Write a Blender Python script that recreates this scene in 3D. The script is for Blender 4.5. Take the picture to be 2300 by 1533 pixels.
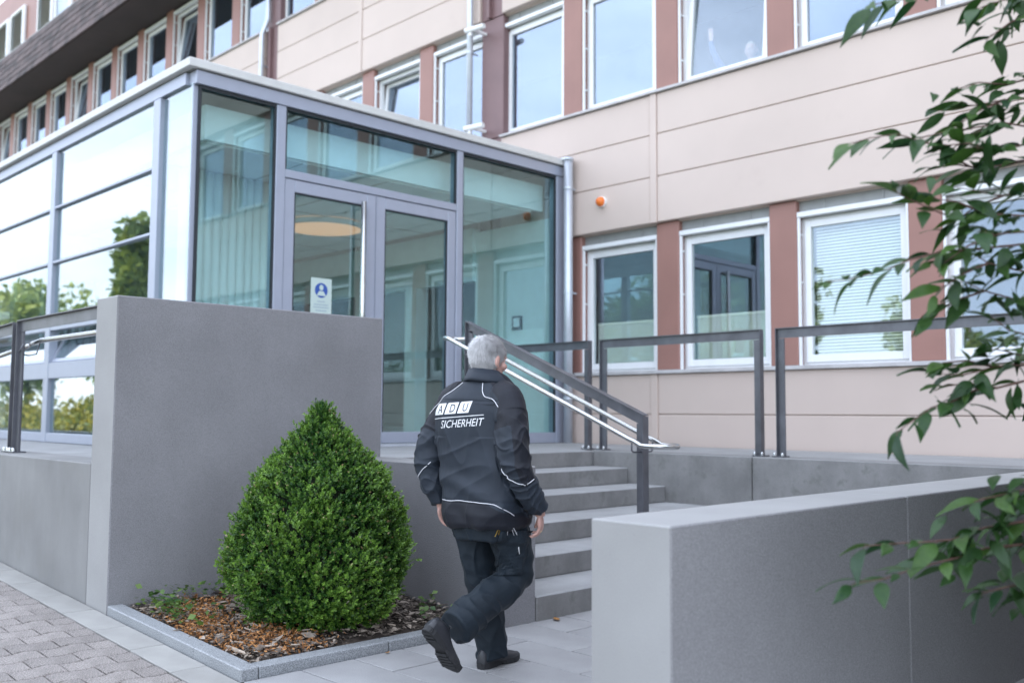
import bpy, bmesh, math, random
import numpy as np
from mathutils import Vector, Matrix, noise
from mathutils.bvhtree import BVHTree
R = math.radians
random.seed(7); rng = np.random.default_rng(7)
sc = bpy.context.scene
for o in list(bpy.data.objects): bpy.data.objects.remove(o)

# ------------------------------------------------------------------ camera
cam = bpy.data.cameras.new('camera'); cam_o = bpy.data.objects.new('camera', cam)
sc.collection.objects.link(cam_o); sc.camera = cam_o
cam.sensor_width = 36; cam.lens = 34.09; cam.clip_start = .05; cam.clip_end = 3000
r_ = Vector((0.69923, 0.71487, 0.00598)); d_ = Vector((-0.04872, 0.05600, -0.99724)); f_ = Vector((-0.71323, 0.69701, 0.07399))
m = Matrix((( r_.x, -d_.x, -f_.x, 0), (r_.y, -d_.y, -f_.y, 0), (r_.z, -d_.z, -f_.z, 1.342), (0, 0, 0, 1)))
cam_o.matrix_world = m
cam.dof.use_dof = True; cam.dof.focus_distance = 5.2; cam.dof.aperture_fstop = 1.8

# ------------------------------------------------------------------ sky, sun, exposure
SUN_EL, SUN_AZ = R(41), R(-18)          # behind the building: the whole entrance lies in its shade
w = bpy.data.worlds.new('World'); sc.world = w; w.use_nodes = True
nt = w.node_tree; nt.nodes.clear()
out = nt.nodes.new('ShaderNodeOutputWorld'); bg = nt.nodes.new('ShaderNodeBackground')
sky = nt.nodes.new('ShaderNodeTexSky'); sky.sky_type = 'NISHITA'; sky.sun_disc = False
sky.sun_elevation = SUN_EL; sky.sun_rotation = SUN_AZ; sky.altitude = 200; sky.air_density = 1.2; sky.dust_density = 1.0; sky.ozone_density = 2.0
# thin broken cloud over the blue
tc = nt.nodes.new('ShaderNodeTexCoord'); mp = nt.nodes.new('ShaderNodeMapping'); mp.inputs['Scale'].default_value = (1, 1, 2.4)
nz = nt.nodes.new('ShaderNodeTexNoise'); nz.inputs['Scale'].default_value = 2.3; nz.inputs['Detail'].default_value = 7; nz.inputs['Roughness'].default_value = .58
cr = nt.nodes.new('ShaderNodeValToRGB'); cr.color_ramp.elements[0].position = .40; cr.color_ramp.elements[1].position = .68
cr.color_ramp.elements[0].color = (.50, .50, .50, 1); cr.color_ramp.elements[1].color = (.95, .95, .95, 1)
mx = nt.nodes.new('ShaderNodeMixRGB'); mx.inputs['Color2'].default_value = (9.5, 10.4, 12.2, 1)
nt.links.new(tc.outputs['Generated'], mp.inputs['Vector']); nt.links.new(mp.outputs['Vector'], nz.inputs['Vector'])
nt.links.new(nz.outputs['Fac'], cr.inputs['Fac']); nt.links.new(cr.outputs['Color'], mx.inputs['Fac'])
nt.links.new(sky.outputs['Color'], mx.inputs['Color1']); nt.links.new(mx.outputs['Color'], bg.inputs['Color'])
bg.inputs['Strength'].default_value = .15
nt.links.new(bg.outputs['Background'], out.inputs['Surface'])
sun = bpy.data.lights.new('sun', 'SUN'); sun.energy = 5.0; sun.angle = R(.53); sun.color = (1, .95, .86)
sun_o = bpy.data.objects.new('sun', sun); sc.collection.objects.link(sun_o)
sdir = Vector((math.sin(SUN_AZ) * math.cos(SUN_EL), math.cos(SUN_AZ) * math.cos(SUN_EL), math.sin(SUN_EL)))
sun_o.rotation_euler = sdir.to_track_quat('Z', 'Y').to_euler(); sun_o.location = (0, 30, 40)
sc.view_settings.view_transform = 'Standard'; sc.view_settings.look = 'None'; sc.view_settings.gamma = 1
sc.view_settings.exposure = 1.12
sc.view_settings.use_curve_mapping = False
sc.cycles.max_bounces = 8; sc.cycles.transparent_max_bounces = 24; sc.cycles.glossy_bounces = 5
sc.cycles.caustics_reflective = False; sc.cycles.caustics_refractive = False

# ------------------------------------------------------------------ helpers
COL = sc.collection
class MB:
    def __init__(s): s.v = []; s.f = []; s.m = []
    def add(s, vs, fs, mi=0):
        n = len(s.v); s.v += [tuple(p) for p in vs]; s.f += [tuple(i + n for i in f) for f in fs]; s.m += [mi] * len(fs); return s
    def box(s, x0, x1, y0, y1, z0, z1, c=0, mi=0):
        if x0 > x1: x0, x1 = x1, x0
        if y0 > y1: y0, y1 = y1, y0
        if z0 > z1: z0, z1 = z1, z0
        if c <= 0:
            vs = [(x, y, z) for x in (x0, x1) for y in (y0, y1) for z in (z0, z1)]
            return s.add(vs, [(0, 1, 3, 2), (4, 6, 7, 5), (0, 4, 5, 1), (2, 3, 7, 6), (0, 2, 6, 4), (1, 5, 7, 3)], mi)
        vs = []; ix = {}
        for i, x in enumerate((x0, x1)):
            for j, y in enumerate((y0, y1)):
                for k, z in enumerate((z0, z1)):
                    sx, sy, sz = (c if i == 0 else -c), (c if j == 0 else -c), (c if k == 0 else -c)
                    ix[i, j, k] = len(vs)
                    vs += [(x, y + sy, z + sz), (x + sx, y, z + sz), (x + sx, y + sy, z)]
        g = lambda i, j, k, a: ix[i, j, k] + a
        fs = []
        for a in (0, 1):
            q = [g(a, 0, 0, 0), g(a, 0, 1, 0), g(a, 1, 1, 0), g(a, 1, 0, 0)]; fs.append(q if a == 0 else q[::-1])
            q = [g(0, a, 0, 1), g(1, a, 0, 1), g(1, a, 1, 1), g(0, a, 1, 1)]; fs.append(q if a == 0 else q[::-1])
            q = [g(0, 0, a, 2), g(0, 1, a, 2), g(1, 1, a, 2), g(1, 0, a, 2)]; fs.append(q if a == 0 else q[::-1])
        for a in (0, 1):
            for b in (0, 1):
                fs.append([g(a, b, 0, 0), g(a, b, 1, 0), g(a, b, 1, 1), g(a, b, 0, 1)])
                fs.append([g(a, 0, b, 0), g(a, 1, b, 0), g(a, 1, b, 2), g(a, 0, b, 2)])
                fs.append([g(0, a, b, 1), g(1, a, b, 1), g(1, a, b, 2), g(0, a, b, 2)])
                for d in (0, 1): fs.append([g(a, b, d, 0), g(a, b, d, 1), g(a, b, d, 2)])
        return s.add(vs, fs, mi)
    def tube(s, pts, rad, n=8, mi=0, cap=True):
        P = [Vector(p) for p in pts]; L = len(P)
        rad = rad if hasattr(rad, '__len__') else [rad] * L
        T = []
        for i in range(L):
            a = P[max(i - 1, 0)]; b = P[min(i + 1, L - 1)]; T.append((b - a).normalized())
        u = T[0].orthogonal().normalized(); vs = []
        for i in range(L):
            u = (u - T[i] * u.dot(T[i])).normalized(); v = T[i].cross(u)
            for k in range(n):
                a = 2 * math.pi * k / n; vs.append(P[i] + (u * math.cos(a) + v * math.sin(a)) * rad[i])
        fs = []
        for i in range(L - 1):
            for k in range(n):
                a = i * n + k; b = i * n + (k + 1) % n; fs.append((a, b, b + n, a + n))
        if cap: fs += [tuple(range(n))[::-1], tuple(range((L - 1) * n, L * n))]
        return s.add(vs, fs, mi)
    def prism(s, poly, axis, a, b, mi=0):
        # poly: 2-D points in the plane across `axis` (x: (y,z), y: (x,z), z: (x,y))
        def p3(p, t): return {'x': (t, p[0], p[1]), 'y': (p[0], t, p[1]), 'z': (p[0], p[1], t)}[axis]
        n = len(poly); vs = [p3(p, a) for p in poly] + [p3(p, b) for p in poly]
        fs = [tuple(range(n)), tuple(range(n, 2 * n))[::-1]] + [(i, i + n, (i + 1) % n + n, (i + 1) % n) for i in range(n)]
        return s.add(vs, fs, mi)
    def mesh(s, name, mats, smooth=False, fix=True):
        me = bpy.data.meshes.new(name); me.from_pydata(s.v, [], s.f)
        for mt in (mats if isinstance(mats, (list, tuple)) else [mats]): me.materials.append(mt)
        if any(s.m): me.polygons.foreach_set('material_index', s.m)
        if fix:
            bm = bmesh.new(); bm.from_mesh(me); bmesh.ops.recalc_face_normals(bm, faces=bm.faces); bm.to_mesh(me); bm.free()
        if smooth: me.polygons.foreach_set('use_smooth', [True] * len(me.polygons))
        me.update(); return me
def link(name, me, parent=None, loc=None, rot=None):
    o = bpy.data.objects.new(name, me); COL.objects.link(o)
    if loc is not None: o.location = loc
    if rot is not None: o.rotation_euler = rot
    if parent is not None:
        o.parent = parent
        if parent.type == 'EMPTY' and loc is None: o.matrix_parent_inverse = Matrix.Translation(-Vector(parent.location))
    return o
def part(name, mb, mat, parent=None, smooth=False, fix=True): return link(name, mb.mesh(name, mat, smooth, fix), parent)
def box(name, b, mat, parent=None, c=0): return part(name, MB().box(*b, c=c), mat, parent)
def tag(o, label=None, cat=None, group=None, kind=None):
    if label: o['label'] = label
    if cat: o['category'] = cat
    if group: o['group'] = group
    if kind: o['kind'] = kind
    return o
def thing(name, label, cat, loc=(0, 0, 0), group=None):
    o = bpy.data.objects.new(name, None); COL.objects.link(o); o.location = loc; o.empty_display_size = .2
    return tag(o, label, cat, group)

# ------------------------------------------------------------------ materials
def mat(name, col, rough=.6, metal=0, spec=.5, var=0, vscale=6, speck=0, sscale=220, streak=0, bump=0, bscale=120, stain=None, random_var=0, dist=.002, pores=0):
    M_ = bpy.data.materials.new(name); M_.use_nodes = True; t = M_.node_tree; b = t.nodes['Principled BSDF']
    b.inputs['Roughness'].default_value = rough; b.inputs['Metallic'].default_value = metal; b.inputs['Specular IOR Level'].default_value = spec
    b.inputs['Base Color'].default_value = (*col, 1)
    co = t.nodes.new('ShaderNodeTexCoord'); cur = None
    def N(scale, detail=4, rg=.55, sc3=None):
        n = t.nodes.new('ShaderNodeTexNoise'); n.inputs['Scale'].default_value = scale; n.inputs['Detail'].default_value = detail; n.inputs['Roughness'].default_value = rg
        if sc3:
            mpp = t.nodes.new('ShaderNodeMapping'); mpp.inputs['Scale'].default_value = sc3; t.links.new(co.outputs['Object'], mpp.inputs['Vector']); t.links.new(mpp.outputs['Vector'], n.inputs['Vector'])
        else: t.links.new(co.outputs['Object'], n.inputs['Vector'])
        return n.outputs['Fac']
    def mulby(fac, amt, lo=.35, hi=.65):
        nonlocal cur
        mr = t.nodes.new('ShaderNodeMapRange'); mr.inputs['From Min'].default_value = lo; mr.inputs['From Max'].default_value = hi
        mr.inputs['To Min'].default_value = 1 - amt; mr.inputs['To Max'].default_value = 1 + amt; t.links.new(fac, mr.inputs['Value'])
        x = t.nodes.new('ShaderNodeVectorMath'); x.operation = 'SCALE'
        if cur is None: x.inputs[0].default_value = col
        else: t.links.new(cur, x.inputs[0])
        t.links.new(mr.outputs['Result'], x.inputs['Scale']); cur = x.outputs['Vector']
    if var: mulby(N(vscale, 5), var)
    if speck: mulby(N(sscale, 2, .7), speck)
    if streak: mulby(N(1.6, 5, .6, (3, 3, .5)), streak)
    if random_var:
        oi = t.nodes.new('ShaderNodeObjectInfo'); mulby(oi.outputs['Random'], random_var, 0, 1)
    if stain:
        sc_, scol, amt, lo = stain
        n = N(sc_, 6, .65); mr = t.nodes.new('ShaderNodeMapRange'); mr.inputs['From Min'].default_value = lo; mr.inputs['From Max'].default_value = lo + .14; mr.inputs['To Max'].default_value = amt
        t.links.new(n, mr.inputs['Value']); q = t.nodes.new('ShaderNodeMixRGB'); t.links.new(mr.outputs['Result'], q.inputs['Fac']); q.inputs['Color2'].default_value = (*scol, 1)
        if cur is None: q.inputs['Color1'].default_value = (*col, 1)
        else: t.links.new(cur, q.inputs['Color1'])
        cur = q.outputs['Color']
    if pores:
        vo = t.nodes.new('ShaderNodeTexVoronoi'); vo.inputs['Scale'].default_value = 21; t.links.new(co.outputs['Object'], vo.inputs['Vector'])
        mr = t.nodes.new('ShaderNodeMapRange'); mr.inputs['From Min'].default_value = .015; mr.inputs['From Max'].default_value = .055; mr.inputs['To Min'].default_value = pores; mr.inputs['To Max'].default_value = 0; t.links.new(vo.outputs['Distance'], mr.inputs['Value'])
        q = t.nodes.new('ShaderNodeMixRGB'); t.links.new(mr.outputs['Result'], q.inputs['Fac']); q.inputs['Color2'].default_value = (.07, .07, .07, 1); t.links.new(cur, q.inputs['Color1']); cur = q.outputs['Color']
    if cur is not None: t.links.new(cur, b.inputs['Base Color'])
    if bump:
        bp = t.nodes.new('ShaderNodeBump'); bp.inputs['Strength'].default_value = bump; bp.inputs['Distance'].default_value = dist
        t.links.new(N(bscale, 3, .6), bp.inputs['Height']); t.links.new(bp.outputs['Normal'], b.inputs['Normal'])
    return M_
def glass(name, tint, ior=1.5, rough=0.0, gcol=(.97, .99, 1)):
    M_ = bpy.data.materials.new(name); M_.use_nodes = True; t = M_.node_tree; t.nodes.clear()
    o = t.nodes.new('ShaderNodeOutputMaterial'); mxs = t.nodes.new('ShaderNodeMixShader'); tr = t.nodes.new('ShaderNodeBsdfTransparent'); gl = t.nodes.new('ShaderNodeBsdfGlossy')
    fr = t.nodes.new('ShaderNodeFresnel'); ge = t.nodes.new('ShaderNodeNewGeometry'); mi_ = t.nodes.new('ShaderNodeMapRange'); mi_.inputs['To Min'].default_value = ior; mi_.inputs['To Max'].default_value = 1 / ior
    t.links.new(ge.outputs['Backfacing'], mi_.inputs['Value']); t.links.new(mi_.outputs['Result'], fr.inputs['IOR'])   # same reflectance from either face of the pane
    tr.inputs['Color'].default_value = (*tint, 1); gl.inputs['Roughness'].default_value = rough
    gl.inputs['Color'].default_value = (*gcol, 1)
    # a very slight waviness, as float glass has
    co = t.nodes.new('ShaderNodeTexCoord'); n = t.nodes.new('ShaderNodeTexNoise'); n.inputs['Scale'].default_value = 1.1; n.inputs['Detail'].default_value = 1
    bp = t.nodes.new('ShaderNodeBump'); bp.inputs['Strength'].default_value = .05; bp.inputs['Distance'].default_value = .02
    t.links.new(co.outputs['Object'], n.inputs['Vector']); t.links.new(n.outputs['Fac'], bp.inputs['Height']); t.links.new(bp.outputs['Normal'], gl.inputs['Normal'])
    t.links.new(fr.outputs['Fac'], mxs.inputs['Fac']); t.links.new(tr.outputs['BSDF'], mxs.inputs[1]); t.links.new(gl.outputs['BSDF'], mxs.inputs[2]); t.links.new(mxs.outputs['Shader'], o.inputs['Surface'])
    return M_
def emis(name, col, s):
    M_ = mat(name, (.8, .8, .8)); b = M_.node_tree.nodes['Principled BSDF']; b.inputs['Emission Color'].default_value = (*col, 1); b.inputs['Emission Strength'].default_value = s; return M_
def leafmat(name, col, col2, rough=.42, trans=.25, rv=.3, hue=0):
    M_ = bpy.data.materials.new(name); M_.use_nodes = True; t = M_.node_tree; b = t.nodes['Principled BSDF']; b.inputs['Roughness'].default_value = rough
    co = t.nodes.new('ShaderNodeTexCoord'); n = t.nodes.new('ShaderNodeTexNoise'); n.inputs['Scale'].default_value = 9 if rv else 30; n.inputs['Detail'].default_value = 3
    t.links.new(co.outputs['Object'], n.inputs['Vector'])
    oi = t.nodes.new('ShaderNodeObjectInfo'); at_ = t.nodes.new('ShaderNodeAttribute'); at_.attribute_name = 'tone'
    ad = t.nodes.new('ShaderNodeMath'); ad.operation = 'ADD'; t.links.new(oi.outputs['Random'] if rv else at_.outputs['Fac'], ad.inputs[0])
    ms = t.nodes.new('ShaderNodeMath'); ms.operation = 'MULTIPLY_ADD'; ms.inputs[1].default_value = .8; ms.inputs[2].default_value = -.4
    t.links.new(n.outputs['Fac'], ms.inputs[0]); t.links.new(ms.outputs[0], ad.inputs[1])
    q = t.nodes.new('ShaderNodeMixRGB'); q.inputs['Color1'].default_value = (*col, 1); q.inputs['Color2'].default_value = (*col2, 1); t.links.new(ad.outputs[0], q.inputs['Fac']); q.use_clamp = True
    t.links.new(q.outputs['Color'], b.inputs['Base Color'])
    tl = t.nodes.new('ShaderNodeBsdfTranslucent'); t.links.new(q.outputs['Color'], tl.inputs['Color']); ms2 = t.nodes.new('ShaderNodeMixShader'); ms2.inputs['Fac'].default_value = trans
    o = t.nodes['Material Output']; t.links.new(b.outputs['BSDF'], ms2.inputs[1]); t.links.new(tl.outputs['BSDF'], ms2.inputs[2]); t.links.new(ms2.outputs['Shader'], o.inputs['Surface'])
    return M_
K = dict(
 conc=mat('smooth_concrete', (.245, .242, .238), .8, pores=.6, var=.10, vscale=1.6, speck=.06, sscale=300, streak=.05, bump=.25, bscale=260, stain=(2.2, (.22, .215, .20), .5, .56)),
 rough=mat('blasted_concrete', (.228, .223, .230), .92, var=.09, vscale=1.3, speck=.24, sscale=230, streak=.02, stain=(1.6, (.18, .175, .17), .2, .58), pores=.35, bump=.8, bscale=150, dist=.004),
 concP=mat('pale_concrete', (.335, .33, .325), .8, var=.06, vscale=1.8, speck=.07, sscale=260, bump=.3, bscale=220, pores=.4, stain=(2.2, (.34, .335, .32), .4, .57)), roughP=mat('pale_blasted_concrete', (.27, .262, .266), .92, var=.07, vscale=1.3, speck=.22, sscale=230, bump=.7, bscale=200, dist=.004),  # lighter concrete copies; the open sky's brightness is put into their colour
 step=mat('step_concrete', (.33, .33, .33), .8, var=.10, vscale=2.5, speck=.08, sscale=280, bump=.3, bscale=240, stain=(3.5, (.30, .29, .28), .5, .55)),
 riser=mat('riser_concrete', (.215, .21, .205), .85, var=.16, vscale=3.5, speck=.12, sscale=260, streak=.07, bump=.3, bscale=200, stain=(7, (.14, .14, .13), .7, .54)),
 slab=mat('paving_slab', (.315, .31, .31), .85, var=.10, vscale=2.2, speck=.16, sscale=240, bump=.4, bscale=230, random_var=.06),
 edge=mat('edging_stone', (.33, .32, .30), .85, var=.08, vscale=4, speck=.08, sscale=240, bump=.3, random_var=.08),
 granite=mat('granite_kerb', (.28, .29, .30), .6, var=.06, vscale=5, speck=.42, sscale=170, bump=.2, bscale=200),
 cobble=mat('exposed_paver', (.265, .236, .218), .85, var=.12, vscale=9, speck=.42, sscale=120, bump=.9, bscale=130, dist=.004, random_var=.12),
 joint=mat('joint_sand', (.085, .075, .065), .95, var=.3, vscale=20, bump=.6, bscale=80),
 asphalt=mat('far_paving', (.24, .23, .22), .9, var=.12, vscale=.4, speck=.15, sscale=40),
 grass=mat('far_grass', (.10, .13, .035), .95, var=.35, vscale=.5),
 panel=mat('facade_panel', (.61, .50, .44), .6, var=.04, vscale=.6, speck=.02, sscale=300, random_var=.025, bump=.08, bscale=180, stain=(1.1, (.52, .415, .37), .35, .6)),
 brown=mat('brown_sheet', (.32, .165, .135), .5, var=.06, vscale=1.5, speck=.04),
 brown2=mat('dark_brown_sheet', (.20, .12, .12), .5, var=.08, vscale=1.5),
 pvc=mat('white_plastic', (.83, .84, .85), .35, var=.02),
 sillm=mat('sill_metal', (.52, .50, .50), .45, var=.12, vscale=5, speck=.08),
 boxg=mat('blind_box_grey', (.33, .34, .34), .5, var=.05),
 alu=mat('blue_grey_aluminium', (.37, .40, .48), .38, metal=.25, var=.02),
 aluD=mat('dark_gasket', (.02, .025, .03), .6),
 fascia=mat('white_fascia', (.62, .62, .60), .45, var=.03, vscale=1.2, streak=.04),
 zinc=mat('zinc_pipe', (.62, .66, .72), .4, metal=.5, var=.05),
 steel=mat('painted_steel', (.145, .148, .165), .40, metal=.6, var=.12, vscale=7, streak=.10, bump=.1, bscale=60),
 inox=mat('stainless_tube', (.60, .60, .59), .22, metal=1, var=.02),
 bolt=mat('bolt_cap', (.75, .77, .78), .25, metal=.9),
 shingle=mat('slate_shingle', (.085, .058, .055), .75, var=.25, vscale=3, speck=.1, random_var=.55, bump=.4, bscale=60),
 soffit=mat('soffit_board', (.045, .033, .030), .7, var=.15, vscale=1),
 orange=mat('orange_lens', (.85, .20, .03), .25),
 white=mat('white_paint', (.88, .88, .87), .5, var=.02),
 blind=mat('blind_fabric', (.86, .86, .74), .7, var=.03),
 room=mat('room_wall', (.55, .55, .54), .8),
 roomd=mat('dark_room', (.32, .33, .33), .8, var=.2, vscale=.8),
 pale=mat('interior_plaster', (.80, .84, .81), .7, var=.03),
 ceil=mat('interior_ceiling', (.78, .78, .77), .8, var=.03),
 tilef=mat('interior_floor', (.62, .62, .60), .35, var=.1, vscale=2),
 sheer=mat('sheer_curtain', (.86, .88, .86), .8, streak=.06), curtain=mat('curtain', (.34, .38, .40), .8, streak=.4),
 lampm=emis('lamp_glow', (1, .42, .15), .30), spotm=emis('spot_glow', (.9, 1, 1), 9),
 gls=glass('window_glass', (.93, .97, .96), 2.15, gcol=(.78, .87, 1)), glsR=glass('coated_glass', (.80, .90, .90), 3.0), glsD=glass('entrance_glass', (.84, .96, .965), 1.85, gcol=(.86, 1, 1)), glsU=glass('office_glass', (.72, .80, .84), 2.9, gcol=(.74, .84, 1)),
 bark=mat('bark', (.11, .075, .06), .8, var=.3, vscale=30, bump=.6, bscale=80),
 twig=mat('red_twig', (.12, .06, .045), .6, var=.2, vscale=30),
 soil=mat('dark_soil', (.045, .033, .025), .95, var=.3, vscale=12, bump=.8, bscale=60, dist=.01),
)
# ================================================================== SETTING
def gz(x): return max(0.0, min(.40, -.0475 * (x + 4.49)))
ground = part('ground', MB().add([(-400, -400, -.10), (400, -400, -.10), (400, 400, -.10), (-400, 400, -.10)], [(0, 1, 2, 3)]), K['asphalt']); tag(ground, kind='structure')
lawn = part('lawn', MB().add([(-300, -300, -.05), (120, -300, -.05), (120, -8.5, -.05), (-300, -8.5, -.05)], [(0, 1, 2, 3)]), K['grass']); tag(lawn, kind='structure')
# pavement: a sloping bed with interlocking pavers laid where the photograph shows them
def sheet(x0, x1, y0, y1, dz, nx):
    mb = MB(); xs = np.linspace(x0, x1, nx)
    for a, b in zip(xs[:-1], xs[1:]): mb.add([(a, y0, gz(a) + dz), (b, y0, gz(b) + dz), (b, y1, gz(b) + dz), (a, y1, gz(a) + dz)], [(0, 1, 2, 3)])
    return mb
pav = part('pavement', sheet(-40, 8, -6, .70, -.006, 60), K['cobble']); tag(pav, kind='structure')
bed = part('joint_sand', sheet(-14, 4, .70, 2.52, -.012, 40), K['joint'], pav); tag(bed, kind='structure')
LP, WP = .25, .155
def paver_mesh(ph):
    def edge(sx, y, ins): return (sx * (WP / 2 - .004 - ins) + .016 * math.sin(2 * math.pi * y / LP + ph), y)
    def ringp(ins, z):
        ys = np.linspace(-LP / 2 + .004 + ins, LP / 2 - .004 - ins, 7)
        return [(*edge(1, y, ins), z) for y in ys] + [(*edge(-1, y, ins), z) for y in ys[::-1]]
    a, b, c = ringp(.006, 0), ringp(0, -.006), ringp(0, -.05); n = len(a)
    mb = MB(); fs = [tuple(range(n))]
    for k in range(2):
        for i in range(n): j = (i + 1) % n; fs.append((k * n + i, k * n + j, (k + 1) * n + j, (k + 1) * n + i))
    mb.add(a + b + c, fs); return mb.mesh('paver', K['cobble'])
pm = [paver_mesh(0), paver_mesh(math.pi)]
pmh = paver_half = None
def half(me):
    bm = bmesh.new(); bm.from_mesh(me); r = bmesh.ops.bisect_plane(bm, geom=bm.verts[:] + bm.edges[:] + bm.faces[:], plane_co=(0, -.004, 0), plane_no=(0, 1, 0), clear_outer=True)
    m2 = bpy.data.meshes.new('paver'); bm.to_mesh(m2); bm.free(); m2.materials.append(K['cobble']); return m2
pmh = half(pm[1]); npv = 0
for i in range(int(5.6 / WP)):
    x = -9.1 + i * WP
    for j in range(9):
        y = 2.29 - LP / 2 - j * LP + (LP / 2 if i % 2 else 0)
        if y < 2.30 - .62 * (1 - abs(x + 6.6) / 3.4) - .75 or y < .8 or (x < -7.2 and y < 1.25) or (x > -5.0 and y < 1.5) or npv >= 298: continue
        hf = i % 2 and j == 0
        if hf: me, yy = pmh, y - LP / 2 * 0
        else: me = pm[i % 2]
        z_ = gz(x) + random.uniform(-.0015, .0015)
        if hf: o = link('paver', me, pav, (x, y, z_), (0, math.atan(.0475), 0))
        else: o = link('paver', me, pav, (x, y, z_), (random.gauss(0, .005), math.atan(.0475) + random.gauss(0, .005), random.gauss(0, .006)))
        npv += 1
# concrete edging strip along the walls
em = MB().box(-.248, .248, -.098, .098, -.08, 0, c=.004).mesh('edging_stone', K['edge'])
strip = part('edging_bed', sheet(-12, -1, 2.293, 2.502, -.02, 40), K['joint']); tag(strip, kind='structure')
x = -9.6
while x < -1.5:
    link('edging_stone', em, strip, (x, 2.398, gz(x) + random.uniform(-.001, .001)), (0, math.atan(.0475) if x < -4.5 else 0, random.gauss(0, .003))); x += .502
# slab paving in front of the steps
slabs = part('slab_paving', MB().add([(-4.46, 2.50, -.016), (4, 2.50, -.016), (4, 7.95, -.016), (-4.46, 7.95, -.016)], [(0, 1, 2, 3)]), K['joint']); tag(slabs, kind='structure')
sm = MB().box(-.3462, .3462, -.1632, .1632, -.05, 0, c=.003).mesh('slab', K['slab'])
smh = MB().box(-.1712, .1712, -.1632, .1632, -.05, 0, c=.003).mesh('slab', K['slab'])
for j in range(16):
    y = 2.507 + .335 * j + .1675; odd = j % 2
    x0 = -4.476
    if odd == 0:
        link('slab', smh, slabs, (x0 + .1755, y, random.uniform(-.001, .001))); x0 += .351
    for i in range(6): link('slab', sm, slabs, (x0 + .3505 + .701 * i, y, random.uniform(-.001, .001)), (random.gauss(0, .0015), random.gauss(0, .0015), 0))
# planting bed
bedsoil = MB(); xs = np.linspace(-6.17, -4.58, 24); ys = np.linspace(2.60, 4.25, 24)
vs = [(x, y, (gz(x) + .02) + .05 * math.exp(-((x + 5.15) ** 2 + (y - 3.4) ** 2) / .5) + .012 * noise.noise((x * 6, y * 6, 0))) for x in xs for y in ys]
bedsoil.add(vs, [(i * 24 + j, (i + 1) * 24 + j, (i + 1) * 24 + j + 1, i * 24 + j + 1) for i in range(23) for j in range(23)])
soil = part('planting_bed', bedsoil, K['soil'], smooth=True); tag(soil, kind='structure')
def bedz(x, y): return (gz(x) + .02) + .05 * math.exp(-((x + 5.15) ** 2 + (y - 3.4) ** 2) / .5)
# granite kerb round the bed
kerb = thing('granite_kerb', 'low grey granite kerb edging the planting bed under the box bush', 'kerb', (-4.49, 2.505, 0))
def kerb_x(xa, xb, y0, y1):
    mb = MB().box(xa, xb, y0, y1, -.12, 0, c=.006)
    mb.v = [(x, y, z + (.055 + gz(x) * .95)) for x, y, z in mb.v]; return mb
part('kerb_stone', kerb_x(-6.168, -5.012, 2.506, 2.606), K['granite'], kerb); part('kerb_stone', kerb_x(-5.006, -4.492, 2.506, 2.606), K['granite'], kerb)
for ya, yb in ((2.612, 3.43), (3.434, 4.246)): box('kerb_stone', (-4.592, -4.4925, ya, yb, -.1, .054), K['granite'], kerb, c=.006)
# ------------------------------------------------------------------ concrete walls
def faces_mat(o, fn):
    for p in o.data.polygons: p.material_index = fn(p.normal)
def cwall(name, b, label, mats, fn, c=.007, parent=None):
    o = part(name, MB().box(*b, c=c), mats, parent); faces_mat(o, fn)
    if label: tag(o, label, 'wall')
    return o
RS = [K['conc'], K['rough']]
cwall('concrete_wall', (-6.511, -6.173, 2.505, 4.605, -.1, 2.083), 'tall rough grey concrete wall slab behind the conical box bush', [K['concP'], K['rough']], lambda n: 1 if abs(n.x) > .5 else 0)
lw = thing('concrete_wall', 'low smooth concrete wall panels along the ramp at the left edge', 'wall', (-6.52, 2.505, 0))
xe = -6.519
for L in (2.95, 3.0, 3.0, 3.0, 3.0): cwall('wall_panel', (xe - L, xe, 2.507, 2.842, -.1, 1.0), None, RS, lambda n: 0, parent=lw); xe -= L + .008
cwall('concrete_wall', (-6.168, -4.462, 4.252, 4.590, -.1, 1.0), 'low concrete stair cheek wall between the bush and the steps', RS, lambda n: 1 if abs(n.z) < .5 else 0)
rw = thing('concrete_wall', 'long low concrete retaining wall carrying steel railings below the facade', 'wall', (-6.84, 7.9, 0))
xa = -6.838
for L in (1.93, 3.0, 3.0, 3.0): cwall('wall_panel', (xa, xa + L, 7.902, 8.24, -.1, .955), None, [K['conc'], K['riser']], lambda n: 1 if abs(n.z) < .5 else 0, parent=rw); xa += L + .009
fw = thing('concrete_wall', 'thick pale concrete wall in the right foreground under the cherry branches', 'wall', (-1.97, 2.45, 0)); RSP = [K['concP'], K['roughP']]
cwall('wall_panel', (-2.13, -1.806, 2.45, 4.126, -.1, 1.0), None, RSP, lambda n: 1 if abs(n.x) > .5 else 0, parent=fw, c=.005)
cwall('wall_panel', (-2.13, -1.806, 4.133, 7.6, -.1, 1.0), None, RSP, lambda n: 1 if abs(n.x) > .5 else 0, parent=fw, c=.005)
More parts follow.
